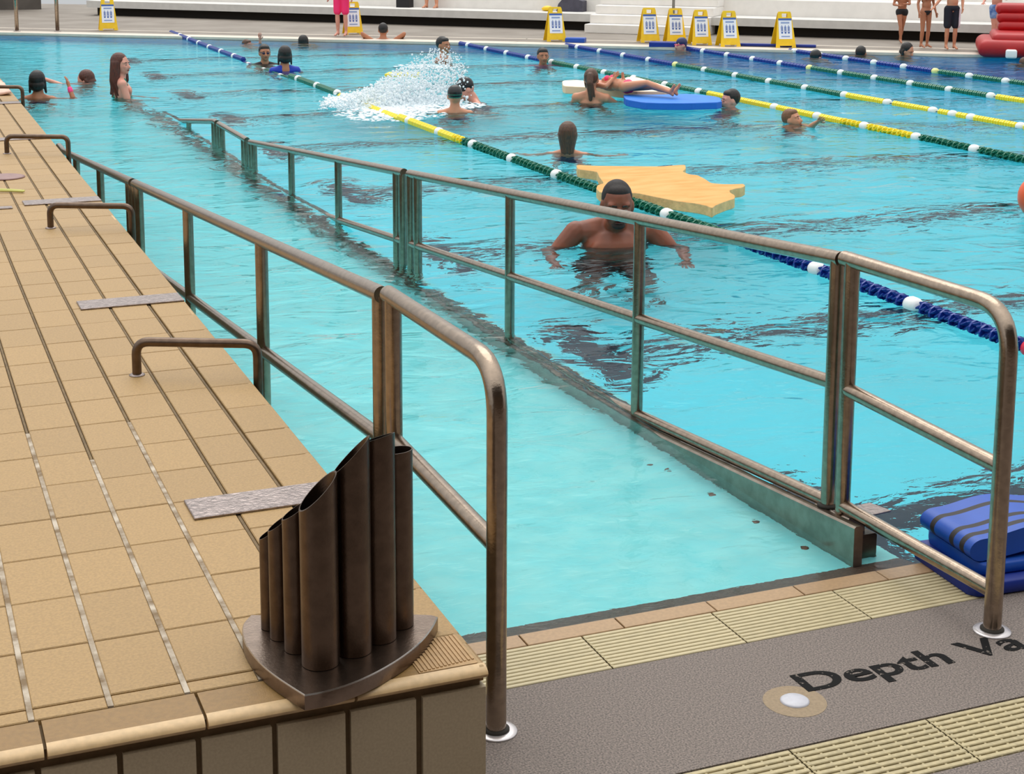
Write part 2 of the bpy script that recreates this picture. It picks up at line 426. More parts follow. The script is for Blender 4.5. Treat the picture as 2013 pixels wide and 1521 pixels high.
# ------------------------------------------------------------------ handrails
TR = 0.0245
def top_z(y):                       # centre line of the top rail
    z = 0.885-0.0*(y-3.9) if y < 3.95 else 0.885-S_R*(y-3.95)
    if y > 12.3: z = 0.885-S_R*(12.3-3.95)
    if y > 13.75: z -= 0.115*(y-13.75)
    return z
def base_z(x, y):
    if x < 2: return ramp_z(y)
    return curb_top(y)
def curb_top(y):
    z = 0.088-S_R*(min(y, 12.3)-3.79)
    if y > 13.7: z -= S_R*(y-13.7)
    return z
def rail_near(x, bottom, label):
    t = empty('handrail', (x, 3.205, 0)); tag(t, label, 'handrail', 'stainless handrails of the ramp')
    def P(y, z): return (0, y-3.205, z)
    y0, y1 = 3.205, (3.93 if bottom else 3.985)
    MB().tube(fillet([P(y0, 0), P(y0, 0.905), P(y1+.045, 0.888)], 0.125, 10), TR, 20).build('top_rail', STEEL, t, smooth=True, angle=60)
    MB().tube([P(y1, base_z(x, y1)), P(y1, .885)], TR*0.97, 20).build('post', STEEL, t, smooth=True, angle=60)
    MB().tube([P(y0, .468), P(y1, .480)], TR*0.93, 20).build('middle_rail', STEEL, t, smooth=True, angle=60)
    if bottom: MB().tube([P(y0, .115), P(y1, .100)], TR*0.9, 20).build('lower_rail', STEEL, t, smooth=True, angle=60)
    MB().lathe([(0.045, -0.005), (0.052, 0.001), (0.050, 0.004), (0.040, 0.006), (0.033, 0.006)], n=28).build('floor_flange', mat('pale_steel', (205, 200, 200), .3, .6), t, smooth=True, loc=(0, 0, 0))
    MB().lathe([(0.0325, 0), (0.0325, 0.009), (0.0255, 0.013)], n=24).build('seal_ring', DARK, t, smooth=True)
    return t
def rail_run(x, posts, label, midoff=0.425, lowoff=None, low=True):
    t = empty('handrail', (x, posts[0], 0)); tag(t, label, 'handrail', 'stainless handrails of the ramp')
    y0, yb = posts[0], posts[-1]
    def P(y, z): return (0, y-posts[0], z)
    ys_ = [y0-.02]+[q for q in (12.3, 13.75) if y0 < q < yb]+[yb+.02]
    MB().tube([P(y, top_z(y)) for y in ys_], TR, 20).build('top_rail', STEEL, t, smooth=True, angle=60)
    MB().tube([P(y, top_z(y)-midoff) for y in [y0]+ys_[1:-1]+[yb]], TR*.9, 16).build('middle_rail', STEEL, t, smooth=True, angle=60)
    if low: MB().tube([P(y, top_z(y)-.795) for y in [y0]+ys_[1:-1]+[yb]], TR*.9, 16).build('lower_rail', STEEL, t, smooth=True, angle=60)
    for y in posts:
        MB().tube([P(y, base_z(x, y)-.01), P(y, top_z(y)-.005)], TR*.97, 18).build('post', STEEL, t, smooth=True, angle=60)
        if x > 2 and y < 5:
            MB().lathe([(0.034, 0), (0.034, 0.008), (0.026, 0.012)], n=20).build('seal_ring', DARK, t, smooth=True, loc=P(y, base_z(x, y)))
    return t
XL, XR = 1.27, 2.73
rail_near(XL, False, 'stainless handrail frame with a rounded front post beside the tube stand')
rail_near(XR, True, 'stainless handrail frame with a rounded front post in front of the stacked kickboards')
rail_run(XL, [4.105, 5.585, 7.075, 8.54, 8.65], 'left ramp handrail section with the long brown reflections, directly behind the tube stand', low=False)
rail_run(XL, [8.77, 8.88, 10.15, 11.46, 12.6], 'left ramp handrail section dipping to the water by the third ledge grab bar', low=False)
rail_run(XR, [4.01, 5.37, 6.73, 8.10, 8.22], 'right ramp handrail section crossing in front of the dark-haired man', .40)
rail_run(XR, [8.36, 8.48, 9.72, 10.97, 12.18, 12.29], 'right ramp handrail section low over the water, middle of the far ones', .40, low=False)
rail_run(XR, [12.45, 12.56, 13.42, 13.53], 'short level handrail section just above the water', .36, low=False)
rail_run(XR, [13.66, 13.78, 15.0, 16.4], 'handrail section sinking into the water by the long-haired girl', .36, low=False)
# the curb the right rail stands on
cb = empty('trim_1'); st(cb)
def curb_piece(name, x0, x1, drop, ya, yb, mm):
    ys = [ya]+[q for q in (5, 6.5, 8, 9.5, 11, 12.3, 13.7, 15, 16.5) if ya < q < yb]+[yb]; v = []; f = []
    for y in ys:
        zt = curb_top(y)-drop; zb = ramp_z(y)-.02
        v += [(x0, y, zb), (x0, y, zt-.006), (x0+.006, y, zt), (x1-.006, y, zt), (x1, y, zt-.006), (x1, y, zb)]
    for i in range(len(ys)-1):
        for k in range(5): f.append((6*i+k, 6*i+k+1, 6*i+7+k, 6*i+6+k))
    f += [(5, 4, 3, 2, 1, 0), tuple(range(len(v)-6, len(v)))]
    return MB().add(v, [tuple(reversed(q)) for q in f]).build(name, mm, cb)
CURB = mat('curb_steel', (150, 138, 126), 0.3, metal=1.0, var=0.15, vscale=20, bump=.1, bscale=120)
curb_piece('inner_plate', 2.680, 2.712, 0.0, 3.79, 18, CURB)
curb_piece('channel', 2.712, 2.80, 0.05, 3.84, 18, STEELD)
curb_piece('post_seat', 2.711, 2.775, 0.0, 3.87, 4.06, CURB)
pl = MB().box(-.06, .09, -.05, .05, 0, .006, b=.002).build('anchor_plate', PLATE, cb, loc=(2.78, 3.915, curb_top(3.9)-.004)); pl.rotation_euler = (-math.atan(S_R), 0, .1)
# little fixings set in the ramp floor beside the curb
for i, (sx_, sy_) in enumerate([(2.60, 4.86), (2.615, 4.55), (2.62, 4.26), (2.635, 3.99), (2.56, 4.92)]):
    o = MB().lathe([(0.013, -.004), (0.013, .003), (0.009, .005), (.002, .005)], n=14).build('floor_stud', STEELD, loc=(sx_, sy_, ramp_z(sy_)))
    tag(o, 'small round stud on the ramp floor by the curb, '+('second furthest from the deck', 'third one from the deck', 'second one from the deck', 'nearest the deck', 'furthest from the deck')[i], 'stud', 'floor studs on the ramp')

# ------------------------------------------------------------------ tube stand on the ledge
hold = empty('tube_stand', (0.80, 2.9, LH)); tag(hold, 'dark bronze stand of slant-cut steel tubes on a pointed base plate', 'stand')
out = [(0.66, 3.085), (0.634, 3.05), (0.622, 2.99), (0.620, 2.93), (0.628, 2.86), (0.643, 2.80), (0.662, 2.745), (0.678, 2.702),
       (0.72, 2.700), (0.78, 2.715), (0.838, 2.742), (0.90, 2.782), (0.955, 2.83), (1.0, 2.885), (1.028, 2.932), (1.012, 2.952)]
def soft(pts, k=3):
    for _ in range(k):
        q = []
        for i in range(len(pts)):
            a, b, c = Vector(pts[i-1]), Vector(pts[i]), Vector(pts[(i+1) % len(pts)])
            if (a-b).normalized().dot((c-b).normalized()) > -.80: q.append(tuple(b))       # keep the true corners
            else: q += [tuple(a.lerp(b, .75)), tuple(b.lerp(c, .25))]
        pts = q
    return pts
out = soft(out, 2); n = len(out)
pts = [(x-.80, y-2.9) for x, y in out]
cx_ = sum(p[0] for p in pts)/n; cy2 = sum(p[1] for p in pts)/n
def inset(p, s): return (cx_+(p[0]-cx_)*s, cy2+(p[1]-cy2)*s)
v = [(p[0], p[1], 0.001) for p in pts]+[(p[0], p[1], 0.030) for p in pts]+[(*inset(p, .988), .033) for p in pts]
f = [tuple(range(n-1, -1, -1)), tuple(range(2*n, 3*n))]
for i in range(n):
    j = (i+1) % n; f += [(i, j, n+j, n+i), (n+i, n+j, 2*n+j, 2*n+i)]
bm_ = MB().add(v, f); bm_.mi = [1 if (len(q) == 4 and min(q) >= n) else 0 for q in f]
bm_.build('base_plate', [mat('base_steel', (132, 116, 104), .30, metal=1.0, var=.12, vscale=30, bump=.1, bscale=150), mat('rim_highlight', (190, 182, 174), .3, metal=1.0)], hold, smooth=True, angle=30)  # bevel faces in lighter steel paint a highlight along the edge
def slant_tube(cx, cyy, r, z_low, z_high, sdir, mname):
    """hollow tube whose top is cut on a slope rising along sdir"""
    n = 28; v = []; f = []
    sd_ = Vector((sdir[0], sdir[1])).normalized(); ri = r*0.93
    for rr in (r, ri):
        for k in range(n):
            a = 2*PI*k/n; x, y = rr*math.cos(a), rr*math.sin(a)
            t = (x*sd_.x+y*sd_.y)/r*.5+.5
            v += [(x, y, 0.034), (x, y, z_low+(z_high-z_low)*t-LH)]
    for k in range(n):
        k2 = (k+1) % n
        f += [(2*k, 2*k2, 2*k2+1, 2*k+1), (2*n+2*k2, 2*n+2*k, 2*n+2*k+1, 2*n+2*k2+1), (2*k+1, 2*k2+1, 2*n+2*k2+1, 2*n+2*k+1)]
    o = MB().add(v, f).build('tube', STEELD, hold, smooth=True, angle=40, loc=(cx-.80, cyy-2.9, 0)); return o
# centres, radii, cut heights (low side, high side)
for c_ in [(0.684, 3.010, 0.018, 0.648, 0.672, (1, -.4)), (0.695, 2.958, 0.022, 0.684, 0.716, (1, -.4)), (0.713, 2.893, 0.026, 0.730, 0.765, (1, -.4)),
           (0.741, 2.818, 0.0375, 0.774, 0.848, (1, -.16)), (0.817, 2.846, 0.0375, 0.826, 0.905, (1, -.42)), (0.882, 2.882, 0.036, 0.866, 0.896, (.5, -.8)), (0.938, 2.928, 0.033, 0.830, 0.838, (.5, -.8))]:
    slant_tube(c_[0], c_[1], c_[2], c_[3], c_[4], c_[5], '')

# ------------------------------------------------------------------ grab bars and plates on the ledge
bar_lab = ['steel grab bar on the tiled ledge nearest the tube stand', 'steel grab bar on the ledge beside the double post of the left rail',
           'steel grab bar on the ledge where the left rail meets the ledge edge', 'furthest steel grab bar on the ledge, beside the pink towel']
for i, (y0, zt) in enumerate([(5.09, .535), (7.81, .535), (10.50, .535), (13.83, .535)]):
    g = empty('grab_bar', (0.73, y0, LH)); tag(g, bar_lab[i], 'grab bar', 'grab bars over the ledge')
    dy = -0.17
    MB().tube(fillet([(0, 0, 0), (0, 0, zt-LH), (LX+.028-.73, dy, zt-LH), (LX+.028-.73, dy, -0.65)], .045, 7), .0155, 14).build('bar', STEELD, g, smooth=True, angle=60)
    MB().lathe([(.026, 0), (.026, .003), (.016, .006)], n=20).build('flange', PLATE, g, smooth=True)
pl_lab = ['wet embossed steel step plate on the ledge beside the tube stand', 'flat steel step plate on the ledge between the first two grab bars',
          'flat steel step plate on the ledge between the second and third grab bars', 'flat steel step plate on the ledge behind the third grab bar', 'furthest flat steel plate, below the pink towel']
for i, y0 in enumerate([3.812, 6.128, 8.556, 11.2, 13.5]):
    o = MB().box(-.2, .2, -.068, .068, 0, .006, b=.002).build('step_plate', PLATE, loc=(.864, y0, LH+.001)); o.rotation_euler = (0, 0, .012)
    tag(o, pl_lab[i], 'plate', 'step plates across the ledge')
o = MB().box(-.07, .07, -.03, .03, 0, .006, b=.002).build('step_plate', PLATE, loc=(.53, 8.45, LH+.001))
tag(o, 'small steel plate at the left picture edge beside the step plate', 'plate')
o = MB().lathe([(.115, 0), (.115, .005), (.10, .009), (.02, .010)], n=32).build('round_disc', mat('mauve_plastic', (140, 108, 104), .5, var=.1, vscale=30), smooth=True, loc=(.64, 9.5, LH+.001))
tag(o, 'round mauve disc lying on the tiled ledge at the left edge', 'disc')
m = MB()
m.tube([(0, 0, .008), (.06, .03, .012), (.13, .0, .010), (.20, -.05, .008), (.19, -.07, .008), (.12, -.03, .010), (.05, -.01, .012), (-.02, -.03, .008)], .006, 8)
o = m.build('elastic_strap', mat('lime_strap', (196, 196, 110), .6), smooth=True, loc=(.50, 8.97, LH+.002)); tag(o, 'pale lime elastic strap lying crumpled on the ledge', 'strap')
# towel and red pouch at the far end of the ledge
m = MB(); v = []; f = []
nx, ny = 16, 16
for j in range(ny+1):
    for i in range(nx+1):
        x = i/nx*.62; y = j/ny*1.5
        v.append((x, y, 0.03+.09*math.exp(-((x-.2)/.2)**2)*math.sin(min(1, j/ny*1.2)*PI)+.02*noise.noise(Vector((x*9, y*5, 3)))))
for j in range(ny):
    for i in range(nx): a = j*(nx+1)+i; f.append((a, a+1, a+nx+2, a+nx+1))
o = MB().add(v, f).build('towel', mat('pink_towel', (226, 188, 170), .95, var=.08, vscale=12, bump=.5), smooth=True, loc=(.42, 14.1, LH+.0))
md = o.modifiers.new('thick', 'SOLIDIFY'); md.thickness = .02
tag(o, 'pale pink towel spread over the far end of the ledge', 'towel')
o = MB().lathe([(.02, 0), (.10, .01), (.12, .05), (.11, .10), (.05, .13), (.01, .135)], n=18).build('pouch', mat('red_cloth', (190, 24, 20), .8, var=.1, vscale=10), smooth=True, loc=(.78, 14.6, LH+.07)); o.scale = (1.2, .9, .8)
tag(o, 'small red cloth pouch sitting on the pink towel', 'pouch')

# ------------------------------------------------------------------ far side: deck, bleachers, stairs
m = MB()
back = [(x+4.5*.7, y+9.0) for x, y in FAR]
for i in range(len(FAR)-1):
    (x0, y0), (x1, y1) = FAR[i], FAR[i+1]; (a0, b0), (a1, b1) = back[i], back[i+1]
    m.add([(x0,y0,0),(x1,y1,0),(a1,b1,0),(a0,b0,0),(x0,y0,-.3),(x1,y1,-.3)], [(0,1,2,3),(4,5,1,0)])
fd = st(m.build('deck_floor', FARDECK))
def strip_along(name, off0, off1, z, mm):
    m = MB()
    for i in range(len(FAR)-1):
        (x0, y0), (x1, y1) = FAR[i], FAR[i+1]; d = Vector((x1-x0, y1-y0)).normalized(); nn = Vector((-d.y, d.x))
        p = [(x0+nn.x*off0, y0+nn.y*off0), (x1+nn.x*off0, y1+nn.y*off0), (x1+nn.x*off1, y1+nn.y*off1), (x0+nn.x*off1, y0+nn.y*off1)]
        m.prism(p, -0.05, z)
    return st(m.build(name, mm))
strip_along('coping', -0.04, 0.42, 0.006, COPING)
strip_along('drain_line', 0.44, 0.52, 0.004, mat('far_drain', (120, 108, 92), .7))
strip_along('coping', 1.05, 1.15, 0.004, COPING)
# stretch where the coping is dark at the water line
BO = Vector((4.59, 33.22, 0)); bd = Vector((.719, -.695, 0)).normalized(); bn = Vector((-bd.y, bd.x, 0))
brot = math.atan2(bd.y, bd.x)
bl = empty('bleacher', tuple(BO), brot); st(bl)
MB().box(-.55, 24, .15, .6, 0, .17).build('recess_wall', DARK, bl)  # back of the recess coloured dark for the shade under the slab
MB().box(-.55, 24, .02, 1.2, -.02, .004).build('recess_shade', DARK, bl)  # dark sheet laid on the deck, painting the shade below the overhang
MB().box(-.62, 24, -.12, 1.25, .165, .305).build('tier', GREYRISER, bl)
for k in range(7):
    MB().box(-.62, 24, .75+.8*k, 1.7+.8*k, .306+.29*k-.12*(k > 0), .60+.29*k, b=.012).build('tier', WHITE, bl)
MB().box(-.62, 24, 6.2, 6.6, 0, 3.4).build('tier', WHITE, bl)
st(MB().box(-8, 3.4, 36.2, 36.8, 0, 2.2).build('wall_back', mat('dark_grey', (92, 86, 80), .9, var=.15, vscale=3)))  # plain dark grey block beyond the left end of the bleacher
sg = empty('stair', tuple(BO), brot); st(sg)
for k in range(4):
    MB().box(10.55, 12.75, -.62+.30*k, 1.3, .155*k+.004, .155*(k+1), b=.01).build('step', WHITE, sg)
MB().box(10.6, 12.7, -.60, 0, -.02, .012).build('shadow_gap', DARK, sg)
POLE = mat('grey_pole', (120, 118, 112), .35, metal=.7)
hr = empty('stair_handrail', tuple(BO), brot); tag(hr, 'grey tubular handrail with two posts on the white stairs', 'handrail')
MB().tube(fillet([(12.05, -.12, .30), (12.05, -.12, 1.35), (12.05, .95, 1.85), (12.05, .95, .60)], .12, 6), .026, 12).build('rail', POLE, hr, smooth=True)
MB().tube([(12.05, -.12, .85), (12.05, .95, 1.3)], .018, 10).build('middle_rail', POLE, hr, smooth=True)
# grey wall vent, top right
vt = empty('wall_vent', (19.9, 22.6, .9), brot); tag(vt, 'grey louvred vent panel above the red inflatable', 'vent')
MB().box(-.6, .9, 0, .05, -.25, .8).build('frame', mat('vent_grey', (172, 172, 170), .6), vt)
for k in range(6): MB().box(-.5, .8, -.02, .0, -.16+.14*k, -.10+.14*k).build('slat', DARK, vt)
# pool ladder rails at the far left
ld = empty('pool_handrail', (2.28, 28.88, 0)); tag(ld, 'stainless handrail frame with two posts on the far edge at left', 'handrail')
MB().tube(fillet([(0, 0, 0), (0, 0, 1.05), (.67, -.22, 1.05), (.67, -.22, 0)], .12, 8), .034, 12).build('rail', STEEL, ld, smooth=True)
for q in ((0, 0, 0), (.67, -.22, 0)): MB().lathe([(.06, 0), (.06, .012), (.035, .02)], n=16).build('flange', PLATE, ld, smooth=True, loc=q)
o = MB().lathe([(.09, 0), (.10, .05), (.10, 1.05), (.05, 1.12), (.01, 1.13)], n=16).build('padded_post', RED, smooth=True, loc=(1.62, 28.95, 0)); tag(o, 'red padded post at the far left corner of the picture', 'post')
# bag and things on the bleacher
bg_ = empty('sports_bag', tuple(BO+bd*9.86+bn*.60+Vector((0, 0, .305))), brot); tag(bg_, 'dark grey sports bag standing on the white bleacher', 'bag')
m = MB(); pr_ = [(-.26, 0), (.26, 0), (.26, .20), (.10, .24), (-.12, .25), (-.22, .14)]
v = [(x, -.12, z) for x, z in pr_]+[(x, .12, z) for x, z in pr_]; n = 6
f = [tuple(range(n)), tuple(range(2*n-1, n-1, -1))]+[(i+n, (i+1) % n+n, (i+1) % n, i) for i in range(n)]
m.add(v, f); m.build('body', mat('charcoal_fabric', (74, 72, 84), .8, var=.1, vscale=12), bg_)
MB().tube([(-.16, 0, .2), (-.1, 0, .30), (.02, 0, .32), (.1, 0, .24)], .014, 8).build('strap', BLACK, bg_, smooth=True)
o = MB().lathe([(.03, 0), (.10, .01), (.12, .05), (.06, .09), (.01, .10)], n=12).build('yellow_cap', YELLOW, smooth=True, loc=tuple(BO+bd*9.42+bn*.5+Vector((0, 0, .306)))); tag(o, 'yellow cloth cap lying beside the dark sports bag', 'cap')

# ------------------------------------------------------------------ yellow A-frame signs
def make_sign():
    t = empty('floor_sign')
    def board(s):
        m = MB(); Hh = .56; d = .013
        def P(x, z, o=0): return (x, s*(.145*(1-z/Hh)+.012)+o*s, z)
        def slab(x0, x1, x2, x3, z0, z1):
            v = [P(x0, z0), P(x1, z0), P(x2, z1), P(x3, z1), P(x0, z0, -d), P(x1, z0, -d), P(x2, z1, -d), P(x3, z1, -d)]
            q = [(0,1,2,3),(7,6,5,4),(0,4,5,1),(1,5,6,2),(2,6,7,3),(3,7,4,0)]
            m.add(v, q if s > 0 else [tuple(reversed(k)) for k in q])
        def w(z): return .165-.06*z/Hh
        slab(-w(.03), w(.03), w(.47), -w(.47), .03, .47)
        slab(-w(0), -w(0)+.07, -w(.03)+.06, -w(.03), 0, .03); slab(w(0)-.07, w(0), w(.03), w(.03)-.06, 0, .03)
        slab(-w(.47), -.045, -.045, -w(.53), .47, .53); slab(.045, w(.47), w(.53), .045, .47, .53)
        slab(-w(.53), w(.53), w(.56)-.01, -w(.56)+.01, .53, .56)
        return m, P
    m, P = board(-1); m.build('front_board', YELLOW, t)
    mb_, _ = board(1); mb_.build('back_board', YELLOW, t)
    def flat(x0, x1, z0, z1, name, mm, e, par):
        return MB().add([P(x0, z0, e), P(x1, z0, e), P(x1, z1, e), P(x0, z1, e), P(x0, z0, e-.002), P(x1, z0, e-.002), P(x1, z1, e-.002), P(x0, z1, e-.002)],
             [(0,1,2,3),(0,4,5,1),(1,5,6,2),(2,6,7,3),(3,7,4,0)]).build(name, mm, par)
    po = flat(-.108, .108, .135, .425, 'poster', PAPER, .004, t)
    flat(-.108, .108, .425, .455, 'header_band', INKB, .006, t)
    flat(-.07, .07, .375, .40, 'heading', INKL, .006, po)
    m = MB()
    for q in (-.055, 0, .055):
        for (a, b_, z0, z1) in ((-.016, -.008, .24, .33), (.008, .016, .24, .33), (-.014, .014, .22, .245)):
            m.add([P(q+a, z0, .006), P(q+b_, z0, .006), P(q+b_, z1, .006), P(q+a, z1, .006)], [(0,1,2,3)])
        m.add([P(q-.004, .26, .006), P(q+.004, .26, .006), P(q+.004, .35, .006), P(q-.004, .35, .006)], [(0,1,2,3)])
    m.build('emblem', INKB, po)
    flat(-.07, .07, .165, .185, 'small_print', INKL, .006, po)
    return t
def yaw_view(loc, deg):
    """rotation whose local +y looks deg degrees off the direction towards the camera (positive: picture right)"""
    c = Vector((-loc[0], -loc[1])).normalized(); r = Vector((loc[1], -loc[0])).normalized()
    d = c*math.cos(math.radians(deg))+r*math.sin(math.radians(deg)); return math.atan2(-d.x, d.y)
proto = make_sign()
signs = [((3.84, 28.75), 3, 'yellow folding sign alone on the far deck beside the ladder rails'),
         ((7.70, 26.35), 8, 'yellow folding sign half hidden behind the pink shorts'),
         ((10.40, 23.70), 12, 'yellow folding sign below the dark sports bag'),
         ((11.78, 23.00), 14, 'yellow folding sign left of the stair handrail post, near the blue mat'),
         ((12.12, 22.72), 14, 'yellow folding sign right of the stair handrail post, near the blue mat'),
         ((12.30, 22.20), 16, 'yellow folding sign just right of the swimmer in the navy cap'),
         ((12.58, 21.78), 18, 'yellow folding sign second from the right of the row'),
         ((13.32, 21.32), 18, 'yellow folding sign furthest right, with blue boards at its foot')]
for i, (p, a, lab) in enumerate(signs):
    o = proto if i == 0 else copy_tree(proto)
    o.location = (p[0], p[1], .007); o.rotation_euler = (0, 0, yaw_view(p, a)+PI); tag(o, lab, 'sign', 'yellow floor signs along the far edge')

# ------------------------------------------------------------------ lane ropes
def float_mesh(mm, name='float'):
    m = MB(); n = 8; r = .040
    m.lathe([(.016, -.037), (.016, .037)], axis='y', n=8)
    m.lathe([(.030, -.006), (r*1.05, -.006), (r*1.05, .006), (.030, .006)], axis='y', n=10)
    for k in range(6):
        a = 2*PI*k/6
        for y0, y1 in ((-.036, -.008), (.008, .036)):
            a2 = a+.55
            p = []
            for (aa, yy) in ((a, y0), (a2, y1)):
                for rr in (.014, r):
                    for dd in (-.14, .14): p.append((rr*math.cos(aa+dd*.03/rr), yy, rr*math.sin(aa+dd*.03/rr)))
            m.add(p, [(0,1,3,2),(4,6,7,5),(0,2,6,4),(1,5,7,3),(2,3,7,6)])
    return m.mesh(name, mm, smooth=False)
def solid_float(mm):
    return MB().lathe([(.018, -.052), (.036, -.045), (.045, -.02), (.045, .02), (.036, .045), (.018, .052)], axis='y', n=14).mesh('float', mm, smooth=True)
FM = {k: float_mesh(m_) for k, m_ in (('b', RBLUE), ('g', RGREEN), ('y', RYEL))}
SF = solid_float(RWHITE); SFY = solid_float(mat('pale_yellow_float', (236, 232, 150), .4)); SFR = solid_float(RRED)
def rope(xf, y0, y1, near_lim, colour, whites, label, special=(), sink=lambda y: 0.0, zc=-.012, lo=0):
    t = empty('lane_rope', (xf(y0), y0, 0)); tag(t, label, 'lane rope', 'lane ropes')
    def L(y): return (xf(y)-xf(y0), y-y0, zc+sink(y))
    def ang(y): return -math.atan2(xf(y+.05)-xf(y-.05), .1)
    n = 40
    MB().tube([L(y0+(y1-y0)*i/n) for i in range(n+1)], .006, 6).build('cable', BLACK if False else mat('rope_cable', (70, 80, 90), .6), t)
    wl = sorted(whites)
    y = y0; run = None; runm = None; cnt = 0
    def flush():
        nonlocal run
        if run is not None and run.v:
            o = run.build('float_run', {'b': RBLUE, 'g': RGREEN, 'y': RYEL}[runm], t)
        run = None
    while y < y1:
        near_w = [w for w in wl if abs(w-y) < .095]
        if near_w:
            w = near_w[0]
            mesh = SFR if ('r', w) in special else (SFY if ('y', w) in special else SF)
            o = bpy.data.objects.new('float', mesh); COL.objects.link(o); o.parent = t; o.location = L(w); o.rotation_euler = (0, 0, ang(w))
            if mesh is SF: o['label'] = 'white float'
            wl.remove(w); flush(); y = w+.098; continue
        c = colour(y)
        if lo < y < near_lim:
            flush(); o = bpy.data.objects.new('float', FM[c]); COL.objects.link(o); o.parent = t; o.location = L(y); o.rotation_euler = (random.uniform(-.1, .1), random.uniform(0, 3), ang(y)); cnt += 1
        else:
            if run is None or runm != c: flush(); run = MB(); runm = c
            p = L(y)
            run.lathe([(.016, -.037), (.041, -.03), (.041, -.004), (.022, 0), (.041, .006), (.041, .03), (.016, .037)], c=p, axis='y', n=7)
        y += .0785
    flush(); return t
def c1(y): return 'b' if y < 8.3 or y > 21.5 else ('g' if y < 12.95 or y > 17.1 else 'y')
rope(lambda y: 4.82-.02*math.sin(y*.6), 3.85, 28.0, 13.2, c1, [4.6, 5.50]+[6.41+.9*k for k in range(24)], 'nearest lane rope of blue, green and yellow floats, running behind the right handrail', special=[('r', 5.50)],
     lo=5.3, sink=lambda y: -.055 if 19.4 < y < 22 else (-.02 if 14.8 < y < 17.2 else 0))
def c2(y): return 'b' if y > 20.3 else ('g' if y > 15.7 or y < 11.7 else 'y')
rope(lambda y: 8.82+.03*math.sin(y*.5), 5.0, 23.9, 13.0, c2, [5.88+.84*k for k in range(22)], 'second lane rope from the near side, yellow middle behind the boy and swimmer', lo=9.8)
def c3(y): return 'b' if y > 19.2 else ('g' if y > 15 else 'y')
rope(lambda y: 10.26+.004*(y-15), 6.0, 23.0, 0, c3, [7.2, 8.0, 8.8, 9.6, 10.4, 11.22, 12.05, 12.8, 13.10, 13.43, 14.24]+[15.07+.83*k for k in range(10)], 'third lane rope from the near side, with a pale yellow float between blue and green', special=[('y', 15.07+.83*5)])
def c4(y): return 'b' if y > 18.2 else ('g' if y > 14.4 else 'y')
rope(lambda y: 11.79+.012*max(0, y-19.5), 8.0, 22.0, 0, c4, [9.0, 9.8, 10.6, 11.4, 12.1, 12.85, 13.6]+[14.4+.755*k for k in range(11)], 'fourth lane rope, starting beside the swimmer in the navy cap', special=[('y', 14.4+.755*5)])
def c5(y): return 'b' if y > 17.2 else 'g'
rope(lambda y: 13.12+.01*max(0, y-17), 9.0, 20.9, 0, c5, [10, 10.8, 11.5, 12.2, 12.9, 13.6, 14.3]+[15.05+.71*k for k in range(9)], 'furthest lane rope, starting by the blue boards at the last sign', special=[('y', 15.05+.71*3)])

# ------------------------------------------------------------------ bodies
def prim_mesh(prims, infl=0.0, only=None):
    V = []; F = []
    def add(v, f):
        n = len(V); V.extend(v); F.extend([tuple(i+n for i in q) for q in f])
    for p in prims:
        if p[0] == 'e':
            c, r = Vector(p[1]), p[2]; R = Euler(p[3]).to_matrix() if len(p) > 3 and p[3] else None
            a, b = 14, 9; v = [];
            for j in range(b+1):
                th = PI*j/b
                for i in range(a):
                    ph = 2*PI*i/a
                    q = Vector(((r[0]+infl)*math.sin(th)*math.cos(ph), (r[1]+infl)*math.sin(th)*math.sin(ph), (r[2]+infl)*math.cos(th)))
                    if R: q = R @ q
                    v.append(c+q)
            f = [(j*a+i, (j+1)*a+i, (j+1)*a+(i+1) % a, j*a+(i+1) % a) for j in range(b) for i in range(a)]
            add(v, f)
        else:
            a_, b_ = Vector(p[1]), Vector(p[2]); r0, r1 = p[3]+infl, p[4]+infl
            d = b_-a_
            if d.length < 1e-5: continue
            t = d.normalized(); u = t.orthogonal().normalized(); w = t.cross(u); n = 12; v = []
            prof = [(a_-t*r0*math.cos(k*PI/8), r0*math.sin(k*PI/8)) for k in range(0, 5)]+[(b_+t*r1*math.sin(k*PI/8), r1*math.cos(k*PI/8)) for k in range(0, 5)]
            for c, rr in prof:
                rr = max(rr, 1e-5)
                for k in range(n): v.append(c+(u*math.cos(2*PI*k/n)+w*math.sin(2*PI*k/n))*rr)
            m = len(prof)
            add(v, [(j*n+i, j*n+(i+1) % n, (j+1)*n+(i+1) % n, (j+1)*n+i) for j in range(m-1) for i in range(n)])
    return V, F
def blob(prims, vox, infl=0.0, smooth=4, cut=None):
    V, F = prim_mesh(prims, infl)
    me = bpy.data.meshes.new('tmp'); me.from_pydata(V, [], F); me.update()
    ob = bpy.data.objects.new('tmp', me); COL.objects.link(ob)
    bm = bmesh.new(); bm.from_mesh(me); bmesh.ops.remove_doubles(bm, verts=bm.verts, dist=1e-5); bmesh.ops.recalc_face_normals(bm, faces=bm.faces); bm.to_mesh(me); bm.free()
    r = ob.modifiers.new('r', 'REMESH'); r.mode = 'VOXEL'; r.voxel_size = vox
    if smooth: s = ob.modifiers.new('s', 'SMOOTH'); s.factor = .6; s.iterations = smooth
    dg = bpy.context.evaluated_depsgraph_get(); out = bpy.data.meshes.new_from_object(ob.evaluated_get(dg))
    bpy.data.objects.remove(ob); bpy.data.meshes.remove(me)
    out.polygons.foreach_set('use_smooth', [True]*len(out.polygons))
    return out
def join_raw(me, prims):
    """add unfused fingers to a fused body"""
    if not prims: return me
    bm = bmesh.new(); bm.from_mesh(me); V, F = prim_mesh(prims)
    vs_ = [bm.verts.new(v) for v in V]
    for q in F:
        try: bm.faces.new([vs_[i] for i in q]).smooth = True
        except ValueError: pass
    bm.to_mesh(me); bm.free(); return me
